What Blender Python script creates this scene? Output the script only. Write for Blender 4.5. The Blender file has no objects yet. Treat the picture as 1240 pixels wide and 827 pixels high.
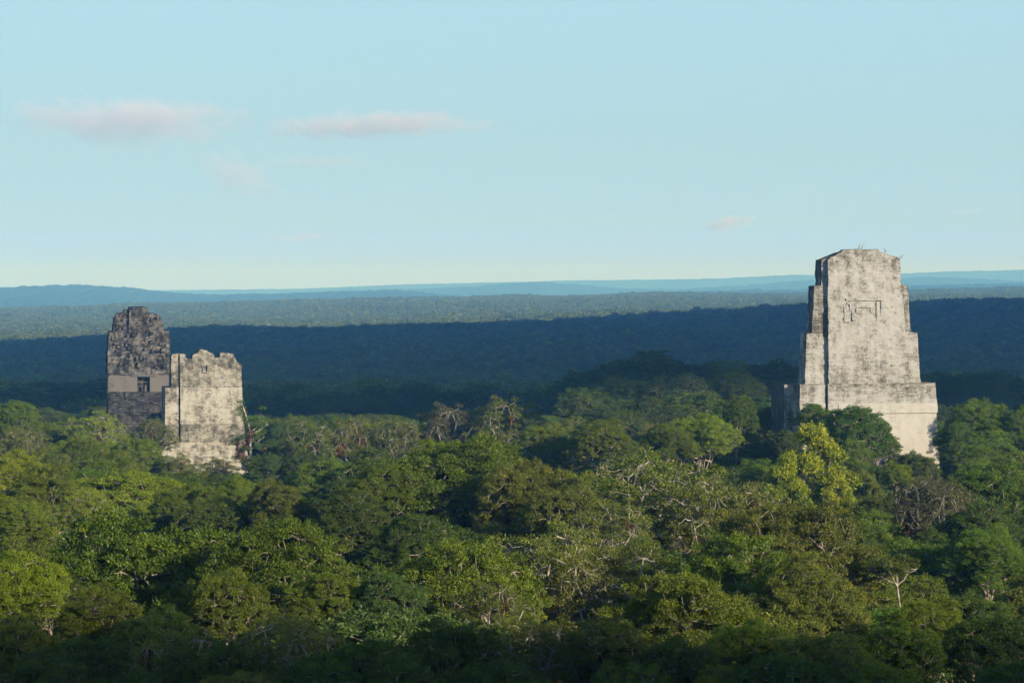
import bpy, math, os
import numpy as np
from mathutils import Vector, Euler

SC = bpy.context.scene
C = SC.collection
R_ = math.radians

# ------------------------------------------------------------------ camera
FPX = 2928.0                       # focal length in pixels of a 1240 px wide frame
PITCH = R_(1.203)
CZ = 70.0
cam_d = bpy.data.cameras.new('camera')
cam = bpy.data.objects.new('camera', cam_d)
C.objects.link(cam)
cam.location = (0, 0, CZ)
cam.rotation_euler = (R_(90) - PITCH, 0, 0)
cam_d.sensor_width = 36.0
cam_d.lens = 36.0 * FPX / 1240.0
cam_d.clip_start = 1.0
cam_d.clip_end = 90000.0
SC.camera = cam

# ------------------------------------------------------------------ sky and sun
SUN_AZ, SUN_EL = R_(46), R_(17)    # azimuth: to the right of straight behind the camera
S = Vector((math.sin(SUN_AZ) * math.cos(SUN_EL), -math.cos(SUN_AZ) * math.cos(SUN_EL), math.sin(SUN_EL)))
W = bpy.data.worlds.new('World')
SC.world = W
W.use_nodes = True
wt = W.node_tree
bg = wt.nodes['Background']
sky = wt.nodes.new('ShaderNodeTexSky')
sky.sky_type = 'NISHITA'
sky.sun_disc = False
sky.sun_elevation = SUN_EL
sky.sun_rotation = math.atan2(S.x, S.y)
sky.altitude = 100
sky.air_density = 1.0
sky.dust_density = 0.6
sky.ozone_density = 2.5
grade = wt.nodes.new('ShaderNodeMixRGB')            # pale moist air lightening the sky, most of all near the horizon
tcw = wt.nodes.new('ShaderNodeTexCoord')
sepw = wt.nodes.new('ShaderNodeSeparateXYZ')
wt.links.new(tcw.outputs['Generated'], sepw.inputs[0])
elev = wt.nodes.new('ShaderNodeValToRGB')
ee = elev.color_ramp.elements
ee[0].position, ee[0].color = 0.0, (0.97, 0.97, 0.97, 1)
ee[1].position, ee[1].color = 1.0, (0.0, 0.0, 0.0, 1)
for p_, c_ in ((0.06, 0.94), (0.13, 0.88), (0.20, 0.40), (0.32, 0.08)):
    x_ = ee.new(p_)
    x_.color = (c_, c_, c_, 1)
airc = wt.nodes.new('ShaderNodeValToRGB')
ae = airc.color_ramp.elements
ae[0].position, ae[0].color = 0.0, (0.372, 0.640, 1.85, 1)
ae[1].position, ae[1].color = 0.10, (0.352, 0.578, 0.690, 1)
for p_, c_ in ((0.013, (0.370, 0.628, 1.25, 1)), (0.028, (0.366, 0.612, 0.80, 1)), (0.055, (0.362, 0.600, 0.71, 1))):
    x_ = ae.new(p_)
    x_.color = c_
scl = wt.nodes.new('ShaderNodeMixRGB')
scl.blend_type = 'MULTIPLY'
scl.inputs[0].default_value = 1.0
SKY_STRENGTH = 0.105
SKY_PALE = 9.2
scl.inputs[2].default_value = (SKY_PALE, SKY_PALE, SKY_PALE, 1)
wt.links.new(sepw.outputs[2], elev.inputs[0])
wt.links.new(sepw.outputs[2], airc.inputs[0])
wt.links.new(airc.outputs[0], scl.inputs[1])
wt.links.new(elev.outputs[0], grade.inputs[0])
wt.links.new(sky.outputs[0], grade.inputs[1])
wt.links.new(scl.outputs[0], grade.inputs[2])
wt.links.new(grade.outputs[0], bg.inputs[0])
bg.inputs[1].default_value = SKY_STRENGTH

sun_d = bpy.data.lights.new('sun', 'SUN')
sun_d.energy = 5.0
sun_d.angle = R_(0.53)
sun_d.color = (1.0, 0.88, 0.66)
sun = bpy.data.objects.new('sun', sun_d)
C.objects.link(sun)
sun.rotation_euler = (-S).to_track_quat('-Z', 'Y').to_euler()

SC.view_settings.view_transform = 'Standard'
SC.view_settings.look = 'None'
SC.view_settings.gamma = 1.0
SC.view_settings.exposure = 0.45
SC.view_settings.use_curve_mapping = False
cy = SC.cycles
cy.max_bounces = 5
cy.diffuse_bounces = 3
cy.glossy_bounces = 2
cy.transmission_bounces = 3
cy.volume_bounces = 4
cy.transparent_max_bounces = 8
cy.volume_step_rate = 1.0
cy.use_denoising = True
cy.caustics_reflective = False
cy.caustics_refractive = False
cy.sample_clamp_indirect = 8.0

HAZE_DENSITY = 1.35e-4
HAZE_COLOR = (0.145, 0.47, 1.0)

# ------------------------------------------------------------------ helpers
def at(px, py, d):
    """point at depth d (metres along +Y) seen at photograph pixel (px, py)"""
    u = (px - 620.0) / FPX
    v = (413.5 - py) / FPX
    fy = math.cos(PITCH) + v * math.sin(PITCH)
    fz = -math.sin(PITCH) + v * math.cos(PITCH)
    return (u / fy * d, d, CZ + fz / fy * d)


def hash_u(ix, iy, iz, seed):
    n = (ix.astype(np.int64) * 374761393 + iy.astype(np.int64) * 668265263
         + iz.astype(np.int64) * 1440662683 + seed * 974634777) & 0xffffffff
    n = ((n ^ (n >> 13)) * 1274126177) & 0xffffffff
    n = ((n ^ (n >> 16)) * 2246822519) & 0xffffffff
    return ((n ^ (n >> 15)) & 0xffffff) / float(0xffffff)


def vnoise(p, seed=0):
    p = np.asarray(p, float)
    i = np.floor(p).astype(np.int64)
    f = p - i
    f = f * f * (3 - 2 * f)
    out = 0
    for dx in (0, 1):
        wx = f[:, 0] if dx else 1 - f[:, 0]
        for dy in (0, 1):
            wy = f[:, 1] if dy else 1 - f[:, 1]
            for dz in (0, 1):
                wz = f[:, 2] if dz else 1 - f[:, 2]
                out = out + wx * wy * wz * hash_u(i[:, 0] + dx, i[:, 1] + dy, i[:, 2] + dz, seed)
    return out * 2 - 1


def fbm(p, octaves=4, seed=0):
    p = np.asarray(p, float)
    a, s, t = 1.0, 0, 0
    for o in range(octaves):
        s = s + a * vnoise(p, seed + o * 17)
        t += a
        a *= 0.5
        p = p * 2.03 + 7.1
    return s / t


def np_mesh(name, verts, quads=None, tris=None, tint=None, mat=None, smooth=False):
    verts = np.asarray(verts, np.float32)
    me = bpy.data.meshes.new(name)
    me.vertices.add(len(verts))
    me.vertices.foreach_set('co', verts.ravel())
    loops, starts, totals = [], [], []
    n = 0
    for f, k in ((quads, 4), (tris, 3)):
        if f is None or len(f) == 0:
            continue
        f = np.asarray(f, np.int32)
        loops.append(f.ravel())
        starts.append(n + np.arange(len(f), dtype=np.int32) * k)
        totals.append(np.full(len(f), k, np.int32))
        n += f.size
    loops = np.concatenate(loops)
    starts = np.concatenate(starts)
    me.loops.add(len(loops))
    me.loops.foreach_set('vertex_index', loops)
    me.polygons.add(len(starts))
    me.polygons.foreach_set('loop_start', starts)
    if smooth:
        me.polygons.foreach_set('use_smooth', np.ones(len(starts), bool))
    me.update(calc_edges=True)
    if tint is not None:
        at_ = me.attributes.new('tint', 'FLOAT', 'POINT')
        at_.data.foreach_set('value', np.asarray(tint, np.float32))
    if mat is not None:
        me.materials.append(mat)
    return me


def link(name, data, parent=None, **props):
    o = bpy.data.objects.new(name, data)
    C.objects.link(o)
    if parent is not None:
        o.parent = parent
    for k, v in props.items():
        if v is not None:
            o[k] = v
    return o


class Build:
    """collects vertices and faces of one part"""
    def __init__(self):
        self.v, self.q, self.t, self.n = [], [], [], 0

    def add(self, v, q=None, t=None):
        v = np.asarray(v, float)
        if q is not None and len(q):
            self.q.append(np.asarray(q, np.int64) + self.n)
        if t is not None and len(t):
            self.t.append(np.asarray(t, np.int64) + self.n)
        self.v.append(v)
        self.n += len(v)

    def tube(self, pts, rad, sides=6):
        pts = np.asarray(pts, float)
        rad = np.asarray(rad, float)
        m = len(pts)
        tang = np.gradient(pts, axis=0)
        tang /= np.linalg.norm(tang, axis=1)[:, None] + 1e-9
        ref = np.array([0.31, 0.22, 0.92])
        a = np.cross(tang, ref)
        a /= np.linalg.norm(a, axis=1)[:, None] + 1e-9
        b = np.cross(tang, a)
        ang = np.arange(sides) * 2 * math.pi / sides
        ring = (a[:, None, :] * np.cos(ang)[None, :, None] + b[:, None, :] * np.sin(ang)[None, :, None]) * rad[:, None, None]
        v = (pts[:, None, :] + ring).reshape(-1, 3)
        i, j = np.meshgrid(np.arange(m - 1), np.arange(sides), indexing='ij')
        j2 = (j + 1) % sides
        q = np.stack([i * sides + j, i * sides + j2, (i + 1) * sides + j2, (i + 1) * sides + j], -1).reshape(-1, 4)
        self.add(v, q)

    def mesh(self, name, mat=None, smooth=False, tint=None):
        return np_mesh(name, np.concatenate(self.v), np.concatenate(self.q) if self.q else None,
                       np.concatenate(self.t) if self.t else None, tint, mat, smooth)


# ------------------------------------------------------------------ materials
def new_mat(name):
    m = bpy.data.materials.new(name)
    m.use_nodes = True
    m.node_tree.nodes.clear()
    return m, m.node_tree.nodes, m.node_tree.links


def nd(nodes, typ, **kw):
    n = nodes.new(typ)
    for k, v in kw.items():
        if k.startswith('_'):
            n.inputs[int(k[1:])].default_value = v
        else:
            setattr(n, k, v)
    return n


def ramp(nodes, stops):
    r = nodes.new('ShaderNodeValToRGB')
    e = r.color_ramp.elements
    while len(e) > 1:
        e.remove(e[-1])
    e[0].position, e[0].color = stops[0][0], (*stops[0][1], 1)
    for p, c in stops[1:]:
        x = e.new(p)
        x.color = (*c, 1)
    return r


def leaf_material(name, base=None, transl=0.28):
    """base leaf colour is the object's own colour; leaves run from dark to light with their tint, a few are young and yellower"""
    m, N, L = new_mat(name)
    out = N.new('ShaderNodeOutputMaterial')
    att = nd(N, 'ShaderNodeAttribute', attribute_name='tint')
    oi = N.new('ShaderNodeObjectInfo')
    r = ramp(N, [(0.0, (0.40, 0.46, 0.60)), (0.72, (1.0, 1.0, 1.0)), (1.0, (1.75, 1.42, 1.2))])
    L.new(att.outputs['Fac'], r.inputs[0])
    bm_ = nd(N, 'ShaderNodeMixRGB', blend_type='MULTIPLY', _0=1.0)
    L.new(r.outputs[0], bm_.inputs[1])
    if base is None:
        L.new(oi.outputs['Color'], bm_.inputs[2])
    else:
        bm_.inputs[2].default_value = (*base, 1)
    hs = N.new('ShaderNodeHueSaturation')
    mr = nd(N, 'ShaderNodeMapRange', _3=0.485, _4=0.515)
    L.new(oi.outputs['Random'], mr.inputs[0])
    L.new(mr.outputs[0], hs.inputs['Hue'])
    mul = nd(N, 'ShaderNodeMath', operation='MULTIPLY', _1=7.31)
    L.new(oi.outputs['Random'], mul.inputs[0])
    fr = nd(N, 'ShaderNodeMath', operation='FRACT')
    L.new(mul.outputs[0], fr.inputs[0])
    mv = nd(N, 'ShaderNodeMapRange', _3=0.80, _4=1.20)
    L.new(fr.outputs[0], mv.inputs[0])
    L.new(mv.outputs[0], hs.inputs['Value'])
    L.new(bm_.outputs[0], hs.inputs['Color'])
    dif = N.new('ShaderNodeBsdfDiffuse')
    L.new(hs.outputs[0], dif.inputs[0])
    tr = N.new('ShaderNodeBsdfTranslucent')
    L.new(hs.outputs[0], tr.inputs[0])
    mx = nd(N, 'ShaderNodeMixShader', _0=transl)
    L.new(dif.outputs[0], mx.inputs[1])
    L.new(tr.outputs[0], mx.inputs[2])
    gl = nd(N, 'ShaderNodeBsdfGlossy')
    gl.inputs['Roughness'].default_value = 0.5
    gl.inputs['Color'].default_value = (1, 1, 1, 1)
    m2 = nd(N, 'ShaderNodeMixShader', _0=0.018)
    L.new(mx.outputs[0], m2.inputs[1])
    L.new(gl.outputs[0], m2.inputs[2])
    L.new(m2.outputs[0], out.inputs[0])
    return m


TONES = {
    'mid':    (0.138, 0.194, 0.013),
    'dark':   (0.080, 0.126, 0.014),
    'green':  (0.118, 0.198, 0.013),
    'olive':  (0.160, 0.192, 0.022),
    'grey':   (0.145, 0.158, 0.050),
    'yellow': (0.205, 0.262, 0.012),
    'lime':   (0.19, 0.28, 0.016),
    'teal':   (0.085, 0.135, 0.026),
}
LEAF = leaf_material('leaf')
LEAF_FOREST = leaf_material('leaf_forest', (0.135, 0.190, 0.024), 0.15)


def bark_material(name, c1, c2):
    m, N, L = new_mat(name)
    out = N.new('ShaderNodeOutputMaterial')
    tc = N.new('ShaderNodeTexCoord')
    nz = nd(N, 'ShaderNodeTexNoise')
    nz.inputs['Scale'].default_value = 1.7
    nz.inputs['Detail'].default_value = 4
    L.new(tc.outputs['Object'], nz.inputs['Vector'])
    r = ramp(N, [(0.32, c1), (0.62, c2)])
    L.new(nz.outputs[0], r.inputs[0])
    b = N.new('ShaderNodeBsdfDiffuse')
    L.new(r.outputs[0], b.inputs[0])
    L.new(b.outputs[0], out.inputs[0])
    return m


BARK_PALE = bark_material('bark_pale', (0.16, 0.14, 0.11), (0.40, 0.365, 0.30))
BARK_BROWN = bark_material('bark_brown', (0.13, 0.11, 0.08), (0.36, 0.31, 0.24))


def rust_material():
    m, N, L = new_mat('bromeliad_red')
    out = N.new('ShaderNodeOutputMaterial')
    att = nd(N, 'ShaderNodeAttribute', attribute_name='tint')
    r = ramp(N, [(0.0, (0.04, 0.016, 0.009)), (0.6, (0.135, 0.05, 0.022)), (0.85, (0.18, 0.09, 0.03)), (1.0, (0.09, 0.09, 0.025))])
    L.new(att.outputs['Fac'], r.inputs[0])
    b = N.new('ShaderNodeBsdfDiffuse')
    L.new(r.outputs[0], b.inputs[0])
    L.new(b.outputs[0], out.inputs[0])
    return m


RUST = rust_material()


def ground_material(name, c1, c2, c3, scale):
    m, N, L = new_mat(name)
    out = N.new('ShaderNodeOutputMaterial')
    tc = N.new('ShaderNodeTexCoord')
    n1 = nd(N, 'ShaderNodeTexNoise')
    n1.inputs['Scale'].default_value = scale
    n1.inputs['Detail'].default_value = 8
    n1.inputs['Roughness'].default_value = 0.65
    L.new(tc.outputs['Object'], n1.inputs['Vector'])
    r = ramp(N, [(0.3, c1), (0.52, c2), (0.72, c3)])
    L.new(n1.outputs[0], r.inputs[0])
    b = N.new('ShaderNodeBsdfDiffuse')
    L.new(r.outputs[0], b.inputs[0])
    bp = nd(N, 'ShaderNodeBump')
    bp.inputs['Strength'].default_value = 0.8
    bp.inputs['Distance'].default_value = 0.4 / scale
    L.new(n1.outputs[0], bp.inputs['Height'])
    L.new(bp.outputs[0], b.inputs['Normal'])
    L.new(b.outputs[0], out.inputs[0])
    return m


def stone_material(name, pale, mid, dark, amount, streak=0.5, course=0.6, brick=(0.62, 0.33), blotch=0.55, zstain=()):
    """weathered limestone: pale plaster, mid-grey weathering, dark lichen in patches,
    runs and courses; amount 0..1 is how much of it is stained"""
    m, N, L = new_mat(name)
    out = N.new('ShaderNodeOutputMaterial')
    tc = N.new('ShaderNodeTexCoord')

    def noise(scale, detail=6, rough=0.6, sx=1, sy=1, sz=1):
        mp = N.new('ShaderNodeMapping')
        mp.inputs['Scale'].default_value = (sx, sy, sz)
        L.new(tc.outputs['Object'], mp.inputs[0])
        n = N.new('ShaderNodeTexNoise')
        n.inputs['Scale'].default_value = scale
        n.inputs['Detail'].default_value = detail
        n.inputs['Roughness'].default_value = rough
        L.new(mp.outputs[0], n.inputs['Vector'])
        return n.outputs[0]

    def math_(op, a, b=None):
        n = nd(N, 'ShaderNodeMath', operation=op)
        for k, x in enumerate((a, b)):
            if x is None:
                continue
            if isinstance(x, (int, float)):
                n.inputs[k].default_value = x
            else:
                L.new(x, n.inputs[k])
        return n.outputs[0]

    big = noise(0.16, 5, 0.62)
    med = noise(0.75, 6, 0.66)
    fine = noise(3.2, 5, 0.7)
    run = noise(1.0, 5, 0.62, 0.9, 0.9, 0.14)
    lay = noise(1.0, 5, 0.7, 0.55, 0.55, 4.2)
    # masonry courses, mapped on the wall plane (x, z)
    sep = N.new('ShaderNodeSeparateXYZ')
    L.new(tc.outputs['Object'], sep.inputs[0])
    com = N.new('ShaderNodeCombineXYZ')
    L.new(math_('ADD', sep.outputs[0], sep.outputs[1]), com.inputs[0])
    L.new(sep.outputs[2], com.inputs[1])
    bk = N.new('ShaderNodeTexBrick')
    bk.inputs['Scale'].default_value = 1.0
    bk.inputs['Brick Width'].default_value = brick[0]
    bk.inputs['Row Height'].default_value = brick[1]
    bk.inputs['Mortar Size'].default_value = 0.035
    bk.inputs['Mortar Smooth'].default_value = 0.4
    bk.inputs['Bias'].default_value = 0.0
    bk.inputs['Color1'].default_value = (0.42, 0.42, 0.42, 1)
    bk.inputs['Color2'].default_value = (0.62, 0.62, 0.62, 1)
    bk.inputs['Mortar'].default_value = (0.1, 0.1, 0.1, 1)
    L.new(com.outputs[0], bk.inputs['Vector'])
    bkv = N.new('ShaderNodeRGBToBW')
    L.new(bk.outputs['Color'], bkv.inputs[0])
    # stain value
    s = math_('ADD', math_('MULTIPLY', big, blotch), math_('MULTIPLY', med, blotch))
    s = math_('ADD', s, math_('MULTIPLY', run, streak))
    s = math_('ADD', s, math_('MULTIPLY', lay, course))
    s = math_('ADD', s, math_('MULTIPLY', fine, 0.55))
    s = math_('SUBTRACT', s, math_('MULTIPLY', bkv.outputs[0], 0.28 * course))
    norm = 0.5 * (2 * blotch + streak + course + 0.55) - 0.14 * course
    s = math_('SUBTRACT', s, norm)                 # centred on 0
    s = math_('MULTIPLY', s, 1.4)
    s = math_('ADD', s, amount)
    for (za, zb_, am) in zstain:                   # water-borne staining that grows between two heights
        zr = nd(N, 'ShaderNodeMapRange', _1=za, _2=zb_, _3=0.0, _4=am)
        L.new(sep.outputs[2], zr.inputs[0])
        s = math_('ADD', s, zr.outputs[0])
    pit = nd(N, 'ShaderNodeMapRange', _1=0.63, _2=0.72, _3=0.0, _4=0.35)      # small pits and broken stones
    L.new(noise(1.9, 3, 0.55, 0.8, 0.8, 1.5), pit.inputs[0])
    s = math_('ADD', s, pit.outputs[0])
    geo = N.new('ShaderNodeNewGeometry')           # darker on faces turned to local -X; lichen is heavier on ledges
    vt = nd(N, 'ShaderNodeVectorTransform', vector_type='NORMAL', convert_from='WORLD', convert_to='OBJECT')
    L.new(geo.outputs['True Normal'], vt.inputs[0])
    sn = N.new('ShaderNodeSeparateXYZ')
    L.new(vt.outputs[0], sn.inputs[0])
    left_dark = nd(N, 'ShaderNodeMapRange', _1=-0.5, _2=-0.95, _3=0.0, _4=0.28)
    L.new(sn.outputs[0], left_dark.inputs[0])
    s = math_('ADD', s, left_dark.outputs[0])
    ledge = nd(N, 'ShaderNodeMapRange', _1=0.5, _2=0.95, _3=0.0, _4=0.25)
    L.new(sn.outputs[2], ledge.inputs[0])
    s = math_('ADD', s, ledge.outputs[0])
    r = ramp(N, [(0.20, pale), (0.47, tuple(0.72 * a + 0.28 * b for a, b in zip(pale, mid))), (0.64, mid), (0.90, dark)])
    L.new(s, r.inputs[0])
    b = N.new('ShaderNodeBsdfDiffuse')
    b.inputs['Roughness'].default_value = 0.6
    L.new(r.outputs[0], b.inputs[0])
    h = math_('ADD', math_('MULTIPLY', bkv.outputs[0], 0.5), math_('ADD', math_('MULTIPLY', med, 0.8), math_('MULTIPLY', fine, 0.5)))
    bp = nd(N, 'ShaderNodeBump')
    bp.inputs['Strength'].default_value = 0.7
    bp.inputs['Distance'].default_value = 0.16
    L.new(h, bp.inputs['Height'])
    L.new(bp.outputs[0], b.inputs['Normal'])
    L.new(b.outputs[0], out.inputs[0])
    return m


PALE = (0.475, 0.463, 0.432)
MIDG = (0.25, 0.235, 0.20)
DARK = (0.095, 0.088, 0.074)
ST_WORN = stone_material('stone_worn', PALE, MIDG, DARK, 0.43, course=0.6, blotch=0.75)
Z3 = lambda p: (600 - p) * 0.1366               # heights on the big temple, from photograph rows
ST_PANEL = stone_material('stone_panel', PALE, MIDG, DARK, 0.41, course=0.6, blotch=0.7, zstain=((Z3(335), Z3(303), 0.20), (Z3(415), Z3(462), 0.10)))
ST_BAND = stone_material('stone_band', PALE, MIDG, DARK, 0.34, course=0.8, blotch=0.6, zstain=((Z3(490), Z3(466), 0.26),))
ST_EDGE = stone_material('stone_edge', PALE, MIDG, DARK, 0.62, streak=0.8)
ST_CLEAN = stone_material('stone_plaster', (0.53, 0.51, 0.465), (0.34, 0.315, 0.265), (0.12, 0.11, 0.09), 0.30, course=0.5)
ST_CREAM = stone_material('stone_cream', (0.49, 0.465, 0.405), (0.24, 0.22, 0.175), (0.07, 0.066, 0.056), 0.47, course=0.55, blotch=0.9)
ST_CREAM2 = stone_material('stone_cream_worn', (0.42, 0.395, 0.335), (0.205, 0.195, 0.155), (0.065, 0.06, 0.052), 0.60, course=0.45, blotch=0.9)
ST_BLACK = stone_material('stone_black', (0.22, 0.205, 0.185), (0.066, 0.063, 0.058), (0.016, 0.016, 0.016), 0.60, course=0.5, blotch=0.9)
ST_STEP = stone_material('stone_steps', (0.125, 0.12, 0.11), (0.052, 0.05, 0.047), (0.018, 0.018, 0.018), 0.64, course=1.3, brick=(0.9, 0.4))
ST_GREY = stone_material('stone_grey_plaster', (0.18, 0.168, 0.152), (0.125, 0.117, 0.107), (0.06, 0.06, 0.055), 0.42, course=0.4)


def plain_material(name, col):
    m, N, L = new_mat(name)
    out = N.new('ShaderNodeOutputMaterial')
    tc = N.new('ShaderNodeTexCoord')
    nz = nd(N, 'ShaderNodeTexNoise')
    nz.inputs['Scale'].default_value = 2.5
    L.new(tc.outputs['Object'], nz.inputs['Vector'])
    r = ramp(N, [(0.3, tuple(0.6 * c for c in col)), (0.7, col)])
    L.new(nz.outputs[0], r.inputs[0])
    b = N.new('ShaderNodeBsdfDiffuse')
    L.new(r.outputs[0], b.inputs[0])
    L.new(b.outputs[0], out.inputs[0])
    return m


WOOD = plain_material('old_wood', (0.16, 0.12, 0.08))
SHADE = plain_material('doorway_shade', (0.10, 0.095, 0.09))  # inner shade of the doorway, put into its back wall's colour

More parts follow.
